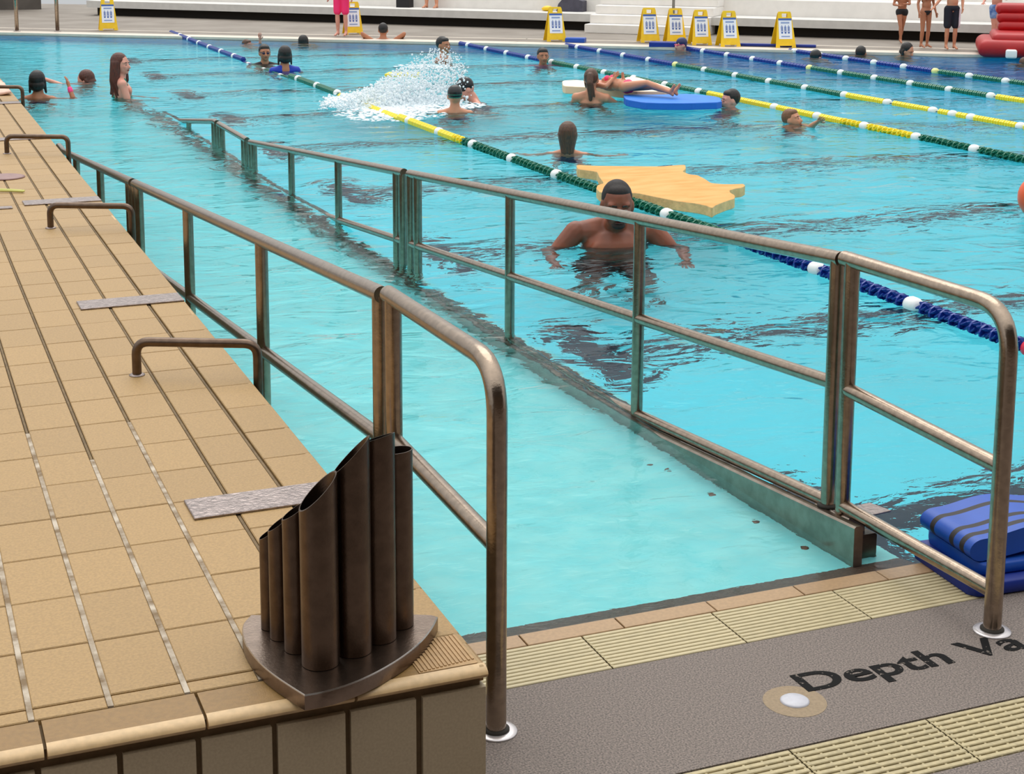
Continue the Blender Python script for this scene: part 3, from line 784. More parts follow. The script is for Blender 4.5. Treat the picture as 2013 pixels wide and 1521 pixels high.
def hand_prims(w, d, side, s, curl=.35):
    """palm for the fused body and five fingers; d: direction of the forearm, side: thumb side"""
    d = Vector(d).normalized(); side = Vector(side); side = (side-d*side.dot(d)).normalized(); nrm = d.cross(side)
    w = Vector(w); pc = w+d*.045*s
    palm = [('c', w, w+d*.055*s, .024*s, .026*s), ('c', w+d*.03*s+side*.018*s, w+d*.07*s+side*.022*s, .016*s, .013*s), ('c', w+d*.03*s-side*.016*s, w+d*.068*s-side*.022*s, .016*s, .012*s)]
    fing = []
    for k, (o, L) in enumerate(((.027, .066), (.009, .076), (-.010, .070), (-.027, .055))):
        b = w+d*.070*s+side*o*s; dd = (d+side*o*3.0).normalized()
        m = b+dd*L*.5*s; e = m+(dd*math.cos(curl)+nrm*math.sin(curl))*L*.5*s
        fing += [('c', b-dd*.01*s, m, .0092*s, .0085*s), ('c', m, e, .0085*s, .0065*s)]
    b = w+d*.025*s+side*.026*s; dd = (d*.75+side*.8).normalized(); m = b+dd*.035*s; e = m+(d*.95+side*.3).normalized()*.03*s
    fing += [('c', b, m, .012*s, .010*s), ('c', m, e, .010*s, .008*s)]
    return palm, fing
def skin(name, rgb, rgb2=None): return mat('skin_'+name, rgb, .48, rgb2=rgb2, vscale=7, var=.06, detail=2)
SK_DARK = skin('brown', (144, 78, 52), (120, 66, 46)); SK_TAN = skin('tan', (202, 138, 106)); SK_PINK = skin('pink', (214, 150, 130)); SK_OL = skin('olive', (178, 116, 84))
H_BLACK = mat('hair_black', (22, 18, 16), .45, var=.3, vscale=60, stretch=(40, 40, 3), bump=.8, bscale=5)
H_BROWN = mat('hair_brown', (100, 64, 42), .45, rgb2=(62, 40, 28), vscale=3, stretch=(40, 40, 3), bump=.8, bscale=5)
H_RED = mat('hair_auburn', (96, 44, 28), .45, rgb2=(60, 28, 18), vscale=3, stretch=(40, 40, 3), bump=.8, bscale=5)
H_SANDY = mat('hair_sandy', (128, 84, 50), .45, rgb2=(96, 60, 36), vscale=3, stretch=(40, 40, 3), bump=.8, bscale=5)
C_BLACK = mat('cap_black', (16, 18, 22), .35); C_NAVY = mat('cap_navy', (24, 34, 84), .35)
EYEW = mat('eye_white', (150, 138, 128), .3); IRIS = mat('iris', (24, 16, 12), .2); LIPC = mat('lip', (150, 76, 66), .5)
LIPD = mat('lip_dark', (88, 44, 38), .5)
def person(label, loc, top=None, view=0, s=1.0, hs=1.0, head=(0, 0), sk=SK_TAN, hair=('short', H_BLACK), wear=(), arms=None, legs='tread', vox=.011,
           rot=None, z=None, lean=0.0, eyes=True, goggles=None, build=1.0, drop=0.0, fwd=0.0, beard=False, lips=LIPC):
    """local +y is the direction the body faces; z = 0 the soles"""
    t = empty('person'); tag(t, label, 'person')
    P = [('e', (0, 0, .95), (.155*build, .11*build, .12)), ('e', (0, .012, 1.09), (.135*build, .10*build, .15)), ('e', (0, .005, 1.27), (.160*build, .112*build, .165)),
         ('c', (-.13*build, -.005, 1.395), (.13*build, -.005, 1.395), .058, .058), ('c', (0, -.02, 1.40), (0, fwd*.7, 1.51-drop), .064*hs, .055*hs),
         ('c', (-.03, -.012, 1.45), (-.15*build, -.01, 1.405), .04, .05), ('c', (.03, -.012, 1.45), (.15*build, -.01, 1.405), .04, .05),
         ('e', (-.075, .085, 1.31), (.07, .03, .055)), ('e', (.075, .085, 1.31), (.07, .03, .055))]
    if 'bust' in wear: P += [('e', (-.075, .10, 1.27), (.06, .05, .06)), ('e', (.075, .10, 1.27), (.06, .05, .06))]
    fing = []
    A = {}
    arms = arms or {}
    for sgn, key in ((-1, 'L'), (1, 'R')):
        sh = Vector((.178*sgn*build, -.005, 1.395))
        el, wr = arms.get(key, ((.25*sgn, -.02, 1.12), (.27*sgn, .06, .90)))
        el, wr = Vector(el), Vector(wr)
        P += [('e', sh, (.058, .056, .058)), ('c', sh, sh.lerp(el, .45), .052*build, .046*build), ('c', sh.lerp(el, .45), el, .046*build, .037), ('c', el, el.lerp(wr, .35), .037, .038), ('c', el.lerp(wr, .35), wr, .038, .025)]
        sd_ = Vector((0, 1, 0)) if abs((wr-el).normalized().y) < .8 else Vector((-sgn, 0, 0))
        pa, fi = hand_prims(wr, wr-el, sd_, 1.0); P += pa; fing += fi
        A[key] = (sh, el, wr)
    LG = {}
    for sgn, key in ((-1, 'L'), (1, 'R')):
        hip = Vector((.088*sgn, 0, .92))
        if legs == 'stand': kn, an, to = Vector((.095*sgn, .015, .49)), Vector((.095*sgn, -.02, .08)), Vector((.11*sgn, .13, .025))
        elif legs == 'walk':
            kn = Vector((.05*sgn, .10*sgn+.04, .49)); an = Vector((.03*sgn, .24*sgn-.06, .08)); to = an+Vector((0, .15, -.05))
        elif legs == 'together': kn, an, to = Vector((.055*sgn, .02, .49)), Vector((.05*sgn, 0, .08)), Vector((.06*sgn, .14, .025))
        elif legs == 'lie': kn, an, to = Vector((.075*sgn, .10 if sgn > 0 else .03, .52)), Vector((.06*sgn, -.01, .10)), Vector((.08*sgn, .10, .03))
        elif legs == 'sit': kn, an, to = Vector((.11*sgn, .42, .915)), Vector((.12*sgn, .43, .56)), Vector((.13*sgn, .57, .52))
        elif legs == 'trail': kn, an, to = Vector((.10*sgn, -.08, .52)), Vector((.10*sgn, -.35, .22)), Vector((.11*sgn, -.46, .12))
        else: kn, an, to = Vector((.15*sgn, .22, .60)), Vector((.13*sgn, .02, .26)), Vector((.15*sgn, .16, .20))
        P += [('c', hip, hip.lerp(kn, .5), .085*build, .072*build), ('c', hip.lerp(kn, .5), kn, .072*build, .052), ('c', kn, kn.lerp(an, .35), .050, .054), ('c', kn.lerp(an, .35), an, .054, .033),
              ('c', an, to, .036, .026), ('c', an, an+Vector((0, -.03, -.04)), .033, .028), ('c', to+Vector((-.012, 0, 0)), to+Vector((.012, .02, 0)), .024, .02)]
        LG[key] = (hip, kn, an)
    # head, turned about the neck
    piv = Vector((0, fwd, 1.485-drop)); HR = Euler((head[1], 0, head[0]), 'XYZ').to_matrix()
    def h(p): return piv+HR @ ((Vector(p)-Vector((0, 0, 1.53)))*hs)
    he = HR.to_euler()
    def E(c, r): return ('e', h(c), tuple(q*hs for q in r), he)
    HP = [E((0, -.008, 1.668), (.075, .094, .098)), E((0, .022, 1.605), (.060, .066, .062)), E((0, .028, 1.63), (.066, .058, .06)), E((0, .072, 1.566), (.026, .02, .018)),
          ('c', h((0, .092, 1.648)), h((0, .108, 1.618)), .010*hs, .015*hs), ('c', h((-.014, .092, 1.612)), h((.014, .092, 1.612)), .009*hs, .009*hs),
          ('c', h((-.045, .070, 1.673)), h((.045, .070, 1.673)), .013*hs, .013*hs), ('c', h((-.035, .072, 1.63)), h((-.02, .08, 1.60)), .018*hs, .015*hs), ('c', h((.035, .072, 1.63)), h((.02, .08, 1.60)), .018*hs, .015*hs),
          E((-.077, -.004, 1.640), (.010, .020, .032)), E((.077, -.004, 1.640), (.010, .020, .032))]
    body = join_raw(blob(P+HP, vox/ (s if s > 0 else 1), smooth=2), fing)
    o = link('body', body, sk, True, t)
    if eyes:
        for q in (-.030, .030):
            e = link('eye', blob([E((q, .0835, 1.650), (.0115, .0065, .0058))], .004, smooth=0), EYEW, True, t)
            link('iris', blob([E((q, .0905, 1.650), (.0055, .003, .0058))], .003, smooth=0), IRIS, True, e)
        link('lips', blob([E((0, .091, 1.588), (.023, .008, .0065))], .005, smooth=0), lips, True, t)
        link('eyebrow', blob([('c', h((.016, .0865, 1.672)), h((.046, .075, 1.674)), .005*hs, .0035*hs)], .004, smooth=0), IRIS, True, t)
        link('eyebrow', blob([('c', h((-.016, .0865, 1.672)), h((-.046, .075, 1.674)), .005*hs, .0035*hs)], .004, smooth=0), IRIS, True, t)
    hv = .009
    kind, hm = hair
    if kind == 'short': HH = [E((0, -.024, 1.682), (.082, .092, .095)), E((0, .018, 1.722), (.064, .058, .042))]
    elif kind == 'crop': HH = [E((0, -.020, 1.682), (.0785, .088, .0935)), E((0, .015, 1.728), (.055, .052, .034))]
    elif kind == 'cap': HH = [E((0, -.012, 1.684), (.083, .099, .094))]
    elif kind == 'wet':    # straight wet hair to the shoulders
        HH = [E((0, -.022, 1.682), (.083, .095, .095))]+[('c', h((.06*math.sin(a), -.03-.055*math.cos(a), 1.66)), h((.045*math.sin(a), -.04-.035*math.cos(a), 1.47+.03*math.cos(5*a))), .029*hs, .009*hs) for a in (-1.5, -1, -.5, 0, .5, 1, 1.5)]
    elif kind == 'long':
        HH = [E((0, -.022, 1.684), (.086, .096, .097))]+[('c', h((.066*math.sin(a), -.02-.062*math.cos(a), 1.67)), h((.095*math.sin(a), -.02-.075*math.cos(a), 1.48)), .032*hs, .03*hs) for a in (-1.9, -1.4, -1, -.5, 0, .5, 1, 1.4, 1.9)]
        HH += [('c', h((.095*math.sin(a), -.02-.075*math.cos(a), 1.48)), Vector((.13*math.sin(a), -.07-.055*math.cos(a)+.04*abs(math.sin(a)), 1.22+.05*math.cos(5*a))), .03*hs, .013*hs) for a in (-1.9, -1.4, -1, -.5, 0, .5, 1, 1.4, 1.9)]
    elif kind == 'tail':
        HH = [E((0, -.022, 1.682), (.082, .094, .095)), ('c', h((0, -.10, 1.70)), h((0, -.13, 1.62)), .035*hs, .04*hs), ('c', h((0, -.13, 1.62)), h((.01, -.115, 1.44)), .04*hs, .022*hs), ('c', h((.02, -.11, 1.60)), h((.05, -.10, 1.47)), .025*hs, .012*hs)]
    elif kind == 'bob':
        HH = [E((0, -.024, 1.684), (.086, .094, .098)), E((0, -.05, 1.62), (.085, .065, .07)), ('c', h((-.07, -.02, 1.66)), h((-.085, -.01, 1.54)), .024*hs, .012*hs), ('c', h((.07, -.02, 1.66)), h((.085, -.01, 1.54)), .024*hs, .012*hs)]
    link({'cap': 'swim_cap'}.get(kind, 'hair'), blob(HH, hv, smooth=2), hm, True, t)
    if beard: link('beard', blob([E((0, .066, 1.568), (.036, .030, .020)), ('c', h((-.028, .082, 1.604)), h((.028, .082, 1.604)), .006*hs, .006*hs)], .006, smooth=1), mat('stubble', (46, 34, 30), .8), True, t)
    if goggles:
        link('goggles', blob([E((-.030, .090, 1.652), (.022, .014, .014)), E((.030, .090, 1.652), (.022, .014, .014)), ('c', h((-.02, .09, 1.652)), h((.02, .09, 1.652)), .004, .004), ('c', h((-.045, .08, 1.655)), h((-.08, .0, 1.665)), .005*hs, .006*hs), ('c', h((.045, .08, 1.655)), h((.08, .0, 1.665)), .005*hs, .006*hs)], .005, smooth=0), goggles, True, t)
    # clothes follow the body
    for w in wear:
        if w == 'bust': continue
        if w[0] == 'stripe':
            for dz, rr in ((-.012, 1.0), (-.045, .93)):
                V_, F_ = prim_mesh([E((0, -.012, 1.684+dz), (.0845*rr, .1005*rr, .0075))]); o2 = new_mesh('cap_stripe', V_, F_, w[1], True, t)
            continue
        kd, cm = w[0], w[1]
        q = []
        if kd in ('trunks', 'boardshorts', 'briefs'):
            q = [('e', (0, 0, .95), (.157*build, .112*build, .09))]
            fr = {'trunks': .5, 'boardshorts': .85, 'briefs': .12}[kd]
            for key in 'LR':
                hip, kn, an = LG[key]; q.append(('c', hip, hip.lerp(kn, fr), .090*build, (.080 if fr > .3 else .088)*build))
            nm = {'trunks': 'shorts', 'boardshorts': 'shorts', 'briefs': 'briefs'}[kd]; inf = .010
        elif kd == 'shirt':
            q = [p for p in P[:7] if p is not P[4]]; inf = .010; nm = 'shirt'
            for key in 'LR':
                sh, el, wr = A[key]; q += [('e', sh, (.058, .056, .058)), ('c', sh, sh.lerp(el, .6), .054*build, .046*build)]
        elif kd == 'swimsuit':
            q = [('e', (0, 0, .95), (.155*build, .11*build, .10)), ('e', (0, .012, 1.07), (.133*build, .098*build, .14)), ('e', (0, .012, 1.20), (.148*build, .105*build, .10))]
            q += [('c', (sg_*.06, .09, 1.25), (sg_*.085, .03, 1.445), .014, .012) for sg_ in (-1, 1)]+[('c', (sg_*.085, .03, 1.445), (sg_*.045, -.105, 1.22), .012, .014) for sg_ in (-1, 1)]
            inf = .007; nm = 'swimsuit'
        elif kd == 'bikini':
            q = [('e', (-.075, .098, 1.27), (.062, .052, .05)), ('e', (.075, .098, 1.27), (.062, .052, .05)), ('e', (0, .004, 1.27), (.158*build, .112*build, .018)),
                 ('c', (-.08, .10, 1.30), (-.06, .0, 1.46), .007, .006), ('c', (.08, .10, 1.30), (.06, .0, 1.46), .007, .006)]
            link('bikini_top', blob(q, .010/s, infl=.006), cm, True, t)
            q = [('e', (0, 0, .93), (.158*build, .114*build, .055)), ('e', (0, .0, .88), (.09, .10, .05))]; inf = .006; nm = 'bikini_bottom'
        elif kd == 'band':
            sh, el, wr = A[w[2]]; q = [('c', wr.lerp(el, .12), wr.lerp(el, .25), .031, .034)]; inf = .003; nm = 'wristband'
        o2 = link(nm, blob(q, .011/s, infl=inf, smooth=3), cm, True, t)
        if kd == 'boardshorts' and len(w) > 2:
            hip, kn, an = LG['L']
            link('side_panel', blob([('c', hip+Vector((-.035, 0, -.02)), hip.lerp(kn, .86)+Vector((-.035, 0, 0)), .085, .076)], .012, infl=.0), w[2], True, t)
    t.scale = (s, s, s)
    if z is None: z = WZ+top-(1.485-drop+.236*hs)*s
    t.location = (loc[0], loc[1], z)
    if rot is not None: t.rotation_euler = rot
    else:
        t.rotation_mode = 'XYZ'; yw = yaw_view(loc, view); t.rotation_euler = (lean, 0, yw)
        if lean:                       # keep the head over the given place
            off = Matrix.Rotation(yw, 3, 'Z') @ Matrix.Rotation(lean, 3, 'X') @ Vector((0, 0, 1.6*s)); t.location = (loc[0]-off.x, loc[1]-off.y, WZ+top-(Matrix.Rotation(lean, 3, 'X') @ Vector((0, 0, 1.765*s))).z)
    return t

# the man near the rail
person('broad-shouldered man with cropped black hair wading towards the right handrail', (4.12, 8.45), .405, view=8, s=1.12, hs=1.10, drop=.055, fwd=.07, head=(0, -.16), sk=SK_DARK, hair=('crop', mat('hair_cropped', (34, 28, 26), .7, var=.3, vscale=90)),
       wear=(('trunks', BLACK),), arms={'L': ((-.37, .03, 1.23), (-.34, .30, 1.16)), 'R': ((.37, .03, 1.23), (.36, .30, 1.16))}, vox=.009, build=1.2, beard=True, lips=LIPD)
person('child with wet brown shoulder-length hair seen from behind, between splash and orange mat', (5.44, 12.1), .268, view=178, s=.85, hs=1.16, sk=SK_TAN, hair=('wet', H_BROWN), wear=(('swimsuit', C_NAVY),),
       arms={'L': ((-.34, .05, 1.22), (-.50, .2, 1.15)), 'R': ((.34, .05, 1.22), (.5, .2, 1.15))}, eyes=False)
person('dark-haired boy facing left beside the yellow rope', (8.50, 14.62), .19, view=-75, s=.9, hs=1.12, sk=SK_PINK, hair=('short', H_BLACK), wear=(('trunks', RRED),), head=(.1, -.05))
person('sandy-haired child reaching for the yellow rope', (8.36, 13.12), .15, view=55, s=.8, hs=1.15, sk=SK_TAN, hair=('short', H_SANDY), head=(.2, .25), wear=(('trunks', C_NAVY),),
       arms={'L': ((.06, .26, 1.55), (.20, .48, 1.66)), 'R': ((.3, .2, 1.15), (.3, .4, 1.0))}, legs='trail')
person('woman with a long brown ponytail and strappy black swimsuit seen from behind', (7.27, 15.55), .37, view=172, s=.93, hs=1.08, sk=SK_TAN, hair=('tail', H_BROWN), wear=(('swimsuit', BLACK),),
       arms={'L': ((-.26, .12, 1.15), (-.28, .35, 1.05)), 'R': ((.36, .22, 1.24), (.56, .42, 1.22))}, eyes=False)
person('child in a black swim cap with a green stripe, seen from behind by the splash', (5.52, 15.15), .285, view=178, s=.84, hs=1.14, sk=SK_TAN, hair=('cap', C_BLACK), wear=(('trunks', C_NAVY), ('stripe', mat('cap_green', (30, 150, 120), .4))),
       arms={'L': ((-.32, .05, 1.22), (-.46, .2, 1.15)), 'R': ((.32, .05, 1.22), (.46, .2, 1.15))}, eyes=False)
person('swimmer in a black cap bent over into the splash', (6.02, 16.05), .30, view=-75, s=.96, hs=1.1, sk=SK_PINK, hair=('cap', C_BLACK), wear=(('trunks', C_NAVY),), head=(0, -.35),
       arms={'L': ((-.2, .25, 1.25), (-.1, .45, 1.1)), 'R': ((.36, -.05, 1.33), (.6, -.1, 1.25))}, lean=-.25)
person('dark-haired boy looking right at the near end of the second rope', (7.55, 21.2), .335, view=62, s=.92, hs=1.16, sk=SK_OL, hair=('short', H_BLACK), head=(-.2, 0),
       arms={'L': ((-.36, .0, 1.22), (-.55, .1, 1.15)), 'R': ((.3, .0, 1.15), (.3, .2, 1.0))}, vox=.013)
person('smiling swimmer with dark hair and a pink top holding the second rope', (8.62, 20.05), .235, view=12, s=.88, hs=1.15, sk=SK_OL, hair=('short', H_BLACK), wear=(('shirt', mat('pink_cloth', (200, 90, 130), .7)),),
       arms={'L': ((-.3, .1, 1.2), (-.45, .2, 1.1)), 'R': ((.3, .05, 1.33), (.5, -.05, 1.33))}, vox=.013)
person('boy with dark goggles and a black rash vest near the far edge', (5.0, 21.5), .265, view=10, s=.88, hs=1.15, sk=SK_OL, hair=('short', H_BLACK), wear=(('shirt', BLACK),), goggles=mat('goggle_dark', (20, 22, 60), .2), vox=.013)
person('black-haired boy in a bright blue rash vest with his back turned', (5.0, 20.35), .325, view=-165, s=.88, hs=1.2, sk=SK_OL, hair=('bob', H_BLACK), wear=(('shirt', mat('blue_rash_vest', (10, 50, 170), .6)),), eyes=False, vox=.013)
person('swimmer low in the water with only black hair showing, left of the pink shorts', (6.5, 25.1), .12, view=150, s=.9, hs=1.1, sk=SK_OL, hair=('bob', H_BLACK), eyes=False, vox=.014)
person('girl with long auburn hair and a bare shoulder at the sunken end of the handrail', (2.50, 17.8), .49, view=95, s=.95, hs=1.10, sk=SK_PINK, hair=('long', H_RED), wear=(('swimsuit', mat('green_swimsuit', (20, 130, 110), .6)),), head=(-.65, .0),
       arms={'L': ((-.22, .12, 1.12), (-.1, .33, 1.02)), 'R': ((.25, .06, 1.15), (.17, .26, 1.00))}, vox=.011)
person('child with black hair raising an arm with a pink wristband by the ledge', (1.62, 18.05), .30, view=165, s=.86, hs=1.22, sk=SK_OL, hair=('bob', H_BLACK), wear=(('swimsuit', C_NAVY), ('band', RRED if False else mat('hot_pink', (255, 70, 140), .6), 'R')), eyes=False,
       arms={'L': ((-.28, .0, 1.15), (-.3, .2, 1.0)), 'R': ((.46, .06, 1.30), (.36, .16, 1.56))}, vox=.012)
person('swimmer face down with brown hair and one arm stretched to the left', (2.38, 19.75), .135, view=-100, s=.9, hs=1.2, sk=SK_PINK, hair=('bob', H_RED), eyes=False, head=(0, -.3),
       arms={'L': ((-.2, .30, 1.57), (-.1, .58, 1.665)), 'R': ((.3, .1, 1.2), (.3, .3, 1.1))}, vox=.013)
person('swimmer by the far edge with one hand lifted out of the water', (5.6, 25.3), .06, view=60, s=.85, sk=SK_PINK, hair=('short', H_BROWN), eyes=False, arms={'L': ((-.15, .2, 1.45), (-.05, .25, 1.72)), 'R': ((.3, .1, 1.2), (.3, .3, 1.1))}, vox=.014)
person('person in a dark swimsuit pushing up on the far edge with both elbows out', (7.85, 25.05), .30, view=178, s=.88, hs=1.15, sk=SK_OL, hair=('short', H_BLACK), wear=(('swimsuit', C_NAVY),), eyes=False,
       arms={'L': ((-.40, -.04, 1.56), (-.34, .12, 1.43)), 'R': ((.40, -.04, 1.56), (.34, .12, 1.43))}, vox=.013, legs='together')
person('swimmer in a navy cap and pink goggles resting at the head of the fourth rope', (11.72, 21.75), .19, view=-60, s=.9, hs=1.1, sk=SK_PINK, hair=('cap', C_NAVY), goggles=mat('goggle_pink', (230, 60, 110), .3), vox=.014)
person('swimmer in a black cap beside the furthest rope', (12.95, 19.8), .115, view=140, s=.9, hs=1.1, sk=SK_PINK, hair=('cap', C_BLACK), eyes=False, vox=.014)
person('black-haired swimmer beyond the furthest rope, middle of three heads', (13.92, 20.05), .13, view=160, s=.9, hs=1.1, sk=SK_OL, hair=('short', H_BLACK), eyes=False, vox=.014)
person('swimmer with bushy dark hair bending forward at the far edge', (14.5, 19.75), .19, view=60, s=.9, hs=1.15, sk=SK_TAN, hair=('bob', H_BLACK), head=(0, -.35), vox=.014)
person('brown-haired swimmer just below the red inflatable', (15.3, 18.0), .08, view=170, s=.9, sk=SK_OL, hair=('short', H_BROWN), eyes=False, vox=.014)
# lying on the blue mat
lyaw = math.atan2(-.51, -.86)
person('person in a pink bikini lying on the blue foam mat', (7.98, 14.85), s=.70, hs=1.12, sk=SK_TAN, hair=('short', H_BROWN), wear=('bust', ('bikini', mat('pink_bikini', (250, 60, 110), .6))), legs='lie', head=(-.5, .12),
       arms={'L': ((-.25, .0, 1.14), (-.10, .11, 1.08)), 'R': ((.25, .0, 1.17), (.10, .12, 1.14))}, z=.125, rot=(PI/2-.03, 0, lyaw), vox=.011)
# standing on the far deck
person('person in bright pink shorts standing on the far edge beside a yellow sign', (7.36, 25.85), z=.01, view=-20, s=.76, sk=SK_PINK, hair=('short', H_BROWN), wear=(('boardshorts', mat('pink_shorts', (252, 44, 110), .7)), ('shirt', RWHITE)), legs='stand', vox=.014)
person('boy in black briefs walking along the far deck', (15.62, 21.4), z=.01, view=10, s=.56, hs=1.15, sk=SK_OL, hair=('short', H_BLACK), wear=(('briefs', BLACK),), legs='walk', vox=.012, arms={'L': ((-.2, .1, 1.15), (-.05, .2, 1.15)), 'R': ((.25, .0, 1.12), (.12, .2, 1.1))})
person('person in a dark bikini standing close behind the board shorts', (15.36, 20.42), z=.01, view=40, s=.62, hs=1.12, sk=SK_OL, hair=('long', H_BLACK), wear=('bust', ('bikini', BLACK)), legs='stand', vox=.012)
person('person in long navy and white board shorts standing on the far deck', (15.55, 20.02), z=.01, view=20, s=.68, hs=1.1, sk=SK_TAN, hair=('short', H_BROWN), wear=(('boardshorts', mat('navy_shorts', (20, 22, 36), .8), mat('striped_white', (226, 220, 228), .8)),), legs='stand', vox=.012,
       arms={'L': ((-.24, .0, 1.13), (-.2, .12, .95)), 'R': ((.30, .0, 1.13), (.46, .1, .98))})
person('bare-chested person in pale blue patterned shorts behind the red inflatable', (16.98, 20.72), z=.01, view=10, s=.64, hs=1.1, sk=SK_PINK, hair=('short', H_BROWN), wear=(('trunks', mat('pale_blue_shorts', (150, 180, 220), .8, rgb2=(70, 110, 180), vscale=14)),), legs='together', vox=.012,
       arms={'L': ((-.22, .1, 1.15), (-.05, .2, 1.2)), 'R': ((.30, .0, 1.13), (.36, .16, 1.06))})

q = BO+bd*6.98+bn*.96
person('person in dark shorts sitting on the white bleacher, only the feet low enough to see', (q.x, q.y), z=.60-.835*.9, s=.9, sk=SK_TAN, hair=('short', H_BROWN), wear=(('trunks', BLACK), ('shirt', RWHITE)), legs='sit', vox=.014, rot=(0, 0, brot+PI))
o = MB().box(-.14, .14, -.1, .1, 0, .2, b=.04).build('black_bag', BLACK, loc=tuple(BO+bd*6.44+bn*.5+Vector((0, 0, .306)))); o.rotation_euler = (0, 0, brot); tag(o, 'small black bag on the bleacher beside the seated person', 'bag')
# ------------------------------------------------------------------ floating things
mo = [(4.985, 10.92), (5.095, 10.813), (5.347, 10.703), (5.563, 10.611), (5.72, 10.624), (5.781, 10.613), (5.699, 10.452), (5.602, 10.329), (5.586, 10.179), (5.626, 10.128), (5.584, 9.929), (5.54, 9.775), (5.587, 9.71), (5.651, 9.676), (5.743, 9.661), (5.716, 9.59), (5.645, 9.524), (5.589, 9.512), (5.51, 9.46), (5.463, 9.365), (5.44, 9.263), (5.378, 9.157), (5.257, 9.076), (5.116, 8.964), (5.05, 8.888), (5.058, 8.985), (5.032, 9.077), (4.951, 9.212), (4.895, 9.403), (4.845, 9.597), (4.704, 9.628), (4.612, 9.698), (4.663, 9.869), (4.727, 9.985), (4.81, 10.048), (4.904, 10.332), (4.985, 10.533), (4.974, 10.589), (4.907, 10.72)]
def foam(name, pts, z0, z1, mats, label, cat):
    if sum(a[0]*b[1]-b[0]*a[1] for a, b in zip(pts, pts[1:]+pts[:1])) < 0: pts = pts[::-1]
    # round the outline a little
    q = []
    for i in range(len(pts)):
        a, b, c = pts[i-1], pts[i], pts[(i+1) % len(pts)]
        q += [(a[0]*.15+b[0]*.85, a[1]*.15+b[1]*.85), (c[0]*.15+b[0]*.85, c[1]*.15+b[1]*.85)]
    cx = sum(p[0] for p in q)/len(q); cyy = sum(p[1] for p in q)/len(q)
    o = MB().prism([(x-cx, y-cyy) for x, y in q], z0, z1, mi=0, side_mi=1).build(name, mats, loc=(cx, cyy, 0))
    bv = o.modifiers.new('b', 'BEVEL'); bv.width = .008; bv.segments = 2; bv.limit_method = 'ANGLE'
    return tag(o, label, cat)
foam('foam_mat', mo, -.01, .06, [FOAMO, FOAMSIDE], 'orange foam mat with an animal-hide outline floating behind the man', 'mat')
foam('foam_mat', [(7.48, 16.82), (7.68, 16.83), (7.74, 16.62), (8.3, 16.83), (8.40, 16.95), (8.52, 16.95), (8.42, 16.2), (8.33, 15.69), (8.13, 15.30), (7.72, 15.46), (7.55, 15.95), (7.36, 16.1), (7.24, 16.25)], -.005, .085, [FOAMC, mat('cream_side', (240, 206, 170), .8)], 'cream foam mat floating behind the blue mat', 'mat')
foam('foam_mat', [(7.42, 14.98), (7.46, 14.66), (7.64, 14.53), (7.87, 14.44), (8.27, 14.40), (8.50, 14.86), (8.36, 15.26), (7.96, 15.30), (7.62, 15.45), (7.5, 15.2)], -.02, .055, [FOAMB, mat('blue_side', (16, 100, 200), .6)], 'blue foam mat floating under the person in the pink bikini', 'mat')
o = MB().box(-.22, .2, -.14, .14, 0, .04, b=.01).build('kickboard', mat('yellow_board', (244, 214, 70), .6), loc=(6.22, 19.0, -.02)); o.rotation_euler = (0, 0, -.5); tag(o, 'yellow kickboard floating left of the splash', 'kickboard')
# orange ball at the right edge
o = link('ball', bpy.data.meshes.new('ball'), BALL); bm = bmesh.new(); bmesh.ops.create_uvsphere(bm, u_segments=40, v_segments=24, radius=.155); bm.to_mesh(o.data); bm.free()
o.data.polygons.foreach_set('use_smooth', [True]*len(o.data.polygons)); o.location = (7.19, 8.21, .11); tag(o, 'orange-red ball floating at the right edge of the picture', 'ball')
# stack of kickboards
def kick(name, L, W, T, wave, loc, rz, stripes, mm, label):
    t = empty(name, loc, rz); tag(t, label, 'kickboard', 'blue kickboards stacked by the right rail')
    n = 30; prof = []
    def zc(u): return wave*math.sin(u*PI*2.2+.4)
    # outline: rounded nose at +x
    out_ = []
    for k in range(n+1):
        a = PI*k/n-PI/2; out_.append((L*.5-W*.35+W*.35*math.cos(a), W*.5*math.sin(a)))
    out_ += [(-L*.5+.03, W*.5), (-L*.5, W*.5-.03), (-L*.5, -W*.5+.03), (-L*.5+.03, -W*.5)]
    # grid cut by columns so the board can bend and carry stripes
    nx_ = 34; v = []; f = []; mi = []
    for i in range(nx_+1):
        x = -L*.5+L*i/nx_
        if x > L*.5-W*.35: hw = W*.5*math.sqrt(max(0.0, 1-((x-(L*.5-W*.35))/(W*.35))**2))
        elif x < -L*.5+.03: hw = W*.5-.03+math.sqrt(max(0, .03**2-(-L*.5+.03-x)**2))
        else: hw = W*.5
        hw = max(hw, .004); z = zc(i/nx_)
        for (yy, zz) in ((-hw, -T/2+.006), (-hw+.006, -T/2), (hw-.006, -T/2), (hw, -T/2+.006), (hw, T/2-.006), (hw-.006, T/2), (-hw+.006, T/2), (-hw, T/2-.006)):
            v.append((x, yy, zz+z))
    for i in range(nx_):
        x = -L*.5+L*(i+.5)/nx_; c = 1 if any(a <= x < b for a, b in stripes) else 0
        for k in range(8):
            k2 = (k+1) % 8; f.append((i*8+k, i*8+k2, (i+1)*8+k2, (i+1)*8+k)); mi.append(c)
    f += [tuple(range(7, -1, -1)), tuple(range(nx_*8, nx_*8+8))]; mi += [0, 0]
    m = MB(); m.add([q for q in v], [tuple(reversed(q)) for q in f]); m.mi = mi
    m.build('board', [mm, EVAD], t, smooth=True, angle=50); return t
KA = -.07
kick('kickboard', .60, .34, .042, 0.0, (3.125, 3.535, .023), KA, [], EVAN, 'deep blue kickboard at the bottom of the stack')
kick('kickboard', .50, .30, .036, 0.0, (3.125, 3.555, .063), KA, [], EVAB, 'plain blue kickboard in the middle of the stack')
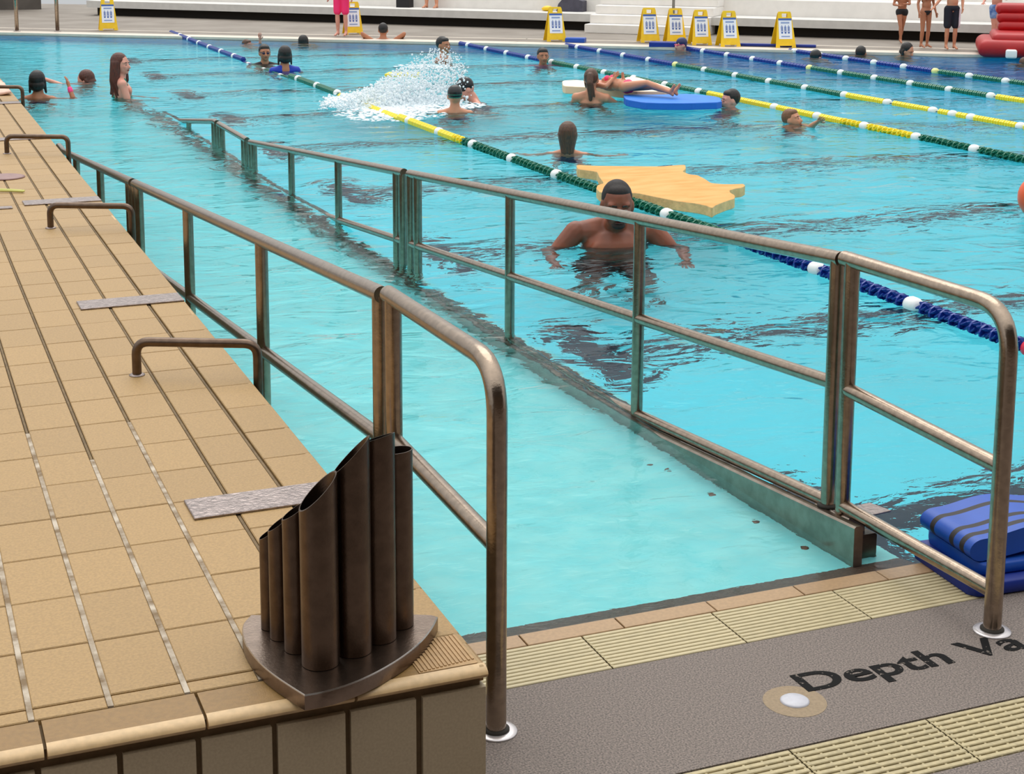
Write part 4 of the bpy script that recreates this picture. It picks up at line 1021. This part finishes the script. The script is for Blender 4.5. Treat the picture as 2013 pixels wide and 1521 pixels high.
t = empty('kickboard', (3.105, 3.555, .083), KA); tag(t, 'thick wavy blue kickboard with dark stripes on top of the stack', 'kickboard', 'blue kickboards stacked by the right rail')
top_p = []; bot_p = []
for k in range(13):                       # rounded left end
    a = PI/2+PI*k/12; top_p.append((-.215+.045*math.cos(a), .036+.034*math.sin(a)))
loop = top_p[:]
for k in range(1, 25):
    u = k/24; loop.append((-.215+.47*u, .004+.018*(1-math.cos(u*PI*2))*.5))
for k in range(24, 0, -1):
    u = k/24; loop.append((-.215+.47*u, .070+.022*(1-math.cos(u*PI*2.6))*.5))
m = MB(); bands = [0, 1, 0, 1, 0, 0, 1, 0]; wds = [.032, .022, .030, .022, .030, .048, .022, .054]; yy = -.13; n = len(loop)
for bi, w in zip(bands, wds):
    v = [(x, yy, z) for x, z in loop]+[(x, yy+w, z) for x, z in loop]
    m.add(v, [tuple(range(n-1, -1, -1)), tuple(range(n, 2*n))]+[(i, (i+1) % n, n+(i+1) % n, n+i) for i in range(n)], mi=bi); yy += w
m.build('board', [EVAB, EVAD], t, smooth=True, angle=40)
# boards on the far deck
for loc, dx, dy, rz, lab in (((10.60, 23.30), .16, .10, -.6, 'small blue kickboard pair on the far deck beside the third sign'), ((11.55, 22.02), .22, .12, -.55, 'dark blue folded mat hanging over the far edge by two signs'),
                             ((13.28, 21.45), .62, .05, -.62, 'long thin blue board lying behind the last sign')):
    o = MB().box(-dx, dx, -dy, dy, 0, .075 if dx < .5 else .04, b=.01).build('foam_board', EVAB if dx < .2 else EVAN, loc=(loc[0], loc[1], .008)); o.rotation_euler = (0, 0, rz); tag(o, lab, 'board')
# red inflatable
ri = empty('inflatable', (15.98, 18.72, 0), math.radians(-37)); tag(ri, 'large red inflatable slide at the far right edge of the pool', 'inflatable')
def cushion(cx, cyy, cz, lx, ly, lz, name, r, parent):
    bm = bmesh.new(); bmesh.ops.create_cube(bm, size=1)
    for vv in bm.verts: vv.co = Vector((vv.co.x*lx, vv.co.y*ly, vv.co.z*lz))
    bmesh.ops.bevel(bm, geom=bm.edges[:]+bm.verts[:], offset=r, segments=5, profile=.5, affect='EDGES')
    me = bpy.data.meshes.new(name); bm.to_mesh(me); bm.free(); return link(name, me, RED, True, parent, (cx, cyy, cz))
cushion(.55, .15, .13, 2.6, 1.5, .26, 'base_tube', .12, ri)
cushion(.70, .20, .26, 2.5, 1.3, .18, 'base_tube', .085, ri)
for k in range(3): cushion(.86-.02*k, .62+.05*k, .40+.13*k, 2.6, .5, .17, 'back_tube', .08, ri)
cushion(-.28, -.66, .07, .16, .10, .13, 'white_valve', .03, ri).data.materials[0] = RWHITE

# ------------------------------------------------------------------ splash
rs = random.Random(5)
ico = bmesh.new(); bmesh.ops.create_icosphere(ico, subdivisions=1, radius=1); iv = [v_.co.copy() for v_ in ico.verts]; iff = [tuple(q.index for q in f_.verts) for f_ in ico.faces]; ico.free()
m = MB()
c0 = Vector((5.95, 16.0)); left = Vector((-.90, -.10)).normalized()
# the fan of water reaches from the bent swimmer towards picture left
rgt = Vector((.925, -.38)); awy = Vector((.38, .925))
for k in range(8500):
    u = rs.random()**.8; sx_ = -u*1.45                        # metres along picture left
    hmax = (.50*math.exp(-((u-.16)/.24)**2)+.22*math.exp(-((u-.5)/.25)**2)+.05)
    zz = hmax*rs.random()**1.6; dpt = rs.gauss(0, .22)+ (-.45*u)
    p = Vector((5.98, 16.1))+rgt*(sx_+rs.gauss(0, .05))+awy*dpt
    r = rs.uniform(.0014, .0078)*(1.3-zz)
    st_ = rs.uniform(1, 2.4)
    m.add([(p.x+q.x*r*st_, p.y+q.y*r, WZ+.01+zz+q.z*r*st_) for q in iv], iff)
FOAMW = mat('white_water', (236, 244, 248), .8)
sp_ = m.build('splash', FOAMW, smooth=True); tag(sp_, 'white splash thrown up to the left of the black swim caps', 'splash', kind='stuff')
def foam_patch(cx, cyy, rx, ry, n, seed):
    rs2 = random.Random(seed); m = MB()
    for k in range(n):
        a = rs2.uniform(0, 2*PI); q = rs2.random()**.6
        x, y = cx+rgt.x*rx*q*math.cos(a)+awy.x*ry*q*math.sin(a), cyy+rgt.y*rx*q*math.cos(a)+awy.y*ry*q*math.sin(a)
        r = rs2.uniform(.012, .04)*(1.1-q*.5)
        m.add([(x+w.x*r*rs2.uniform(.8, 1.6), y+w.y*r, WZ+.004+w.z*r*.30) for w in iv], iff)
    return m
m = foam_patch(5.25, 15.95, .85, .60, 1500, 3); m2 = foam_patch(4.9, 15.4, .6, .8, 800, 4); m.add(m2.v, m2.f)
m3 = foam_patch(7.0, 20.3, .5, .35, 160, 8); m.add(m3.v, m3.f)
o = m.build('foam', FOAMW, smooth=True); tag(o, 'white foam floating around the splash', 'foam', kind='stuff')

# ------------------------------------------------------------------ water
wm = bpy.data.materials.new('pool_water'); wm.use_nodes = True; nt = wm.node_tree; nt.nodes.clear()
out_n = nt.nodes.new('ShaderNodeOutputMaterial'); ge = nt.nodes.new('ShaderNodeNewGeometry')
refr = nt.nodes.new('ShaderNodeBsdfRefraction'); refr.inputs['IOR'].default_value = 1.33; refr.inputs['Roughness'].default_value = 0.0
glo = nt.nodes.new('ShaderNodeBsdfGlossy'); glo.inputs['Roughness'].default_value = 0.03
fr = nt.nodes.new('ShaderNodeFresnel'); fr.inputs['IOR'].default_value = 1.33
mixs = nt.nodes.new('ShaderNodeMixShader')
mpn = nt.nodes.new('ShaderNodeMapping'); nt.links.new(ge.outputs['Position'], mpn.inputs[0]); mpn.inputs['Rotation'].default_value = (0, 0, .4); mpn.inputs['Scale'].default_value = (1, 1.5, 1)
n1 = nt.nodes.new('ShaderNodeTexNoise'); n1.inputs['Scale'].default_value = 2.7; n1.inputs['Detail'].default_value = 2.6; n1.inputs['Roughness'].default_value = .55; n1.inputs['Distortion'].default_value = .6
n2 = nt.nodes.new('ShaderNodeTexNoise'); n2.inputs['Scale'].default_value = 11; n2.inputs['Detail'].default_value = 3; n2.inputs['Distortion'].default_value = .8
nt.links.new(mpn.outputs[0], n1.inputs['Vector']); nt.links.new(mpn.outputs[0], n2.inputs['Vector'])
b1 = nt.nodes.new('ShaderNodeBump'); b1.inputs['Strength'].default_value = 1.0; b1.inputs['Distance'].default_value = .047
b2 = nt.nodes.new('ShaderNodeBump'); b2.inputs['Strength'].default_value = 1.0; b2.inputs['Distance'].default_value = .0042
# ripples are lower in the sheltered shallow end of the ramp
spx = nt.nodes.new('ShaderNodeSeparateXYZ'); nt.links.new(ge.outputs['Position'], spx.inputs[0])
mr = nt.nodes.new('ShaderNodeMapRange'); mr.inputs[1].default_value = 3.7; mr.inputs[2].default_value = 6.5; mr.inputs[3].default_value = .28; mr.inputs[4].default_value = 1.0
nt.links.new(spx.outputs['Y'], mr.inputs[0]); nt.links.new(mr.outputs[0], b1.inputs['Strength'])
nt.links.new(n1.outputs[0], b1.inputs['Height']); nt.links.new(n2.outputs[0], b2.inputs['Height']); nt.links.new(b1.outputs[0], b2.inputs['Normal'])
for nd in (refr, glo, fr): nt.links.new(b2.outputs[0], nd.inputs['Normal'])
ml = nt.nodes.new('ShaderNodeMath'); ml.operation = 'MULTIPLY'; ml.inputs[1].default_value = .66; nt.links.new(fr.outputs[0], ml.inputs[0]); nt.links.new(ml.outputs[0], mixs.inputs[0]); nt.links.new(refr.outputs[0], mixs.inputs[1]); nt.links.new(glo.outputs[0], mixs.inputs[2])
nt.links.new(mixs.outputs[0], out_n.inputs['Surface'])
va = nt.nodes.new('ShaderNodeVolumeAbsorption'); va.inputs['Color'].default_value = (.10, .87, .985, 1); va.inputs['Density'].default_value = .36
nt.links.new(va.outputs[0], out_n.inputs['Volume'])
NX, NY = 150, 330
ysx = [3.40*(36/3.40)**(j/NY) for j in range(NY+1)]
xsx = [-6+34*i/NX for i in range(NX+1)]
rw = random.Random(11); waves = []
for k in range(22):
    a = rw.uniform(0, 2*PI); lam = rw.uniform(.35, 1.6); waves.append((2*PI/lam*math.cos(a), 2*PI/lam*math.sin(a), rw.uniform(0, 6.28), .0016*lam**.8))
X, Y = np.meshgrid(np.array(xsx), np.array(ysx))
Z = np.zeros_like(X)
for kx, ky, ph, am in waves: Z += am*np.sin(kx*X+ky*Y+ph)
Z *= np.clip((Y-3.6)/5, .12, 1.0)*np.clip(1.4-Y/22, .3, 1)
v = np.stack([X, Y, Z+WZ], -1).reshape(-1, 3).tolist(); f = []
W_ = NX+1
for j in range(NY):
    for i in range(NX): a = j*W_+i; f.append((a, a+1, a+W_+1, a+W_))
nb = len(v); per = [i for i in range(W_)]+[j*W_+NX for j in range(1, NY+1)]+[NY*W_+i for i in range(NX-1, -1, -1)]+[j*W_ for j in range(NY-1, 0, -1)]
for q in per: v.append((v[q][0], v[q][1], -4.6))
n = len(per)
for k in range(n): k2 = (k+1) % n; f.append((per[k], nb+k, nb+k2, per[k2]))
f.append(tuple(nb+k for k in range(n-1, -1, -1)))
wo_ = new_mesh('pool_water', v, f, wm, True); tag(wo_, 'clear turquoise pool water with small ripples', 'water', kind='stuff')

# ------------------------------------------------------------------ building behind the photographer, seen only as reflections and shade
BRN = mat('dark_brick', (84, 66, 50), .9, var=.15, vscale=5)
st(MB().box(-9, 12, -3.4, -3.0, 0, 5.2).build('wall_building', BRN))
st(MB().box(-9, 12, -3.4, -1.2, 4.2, 4.5).build('ceiling_canopy', BRN))
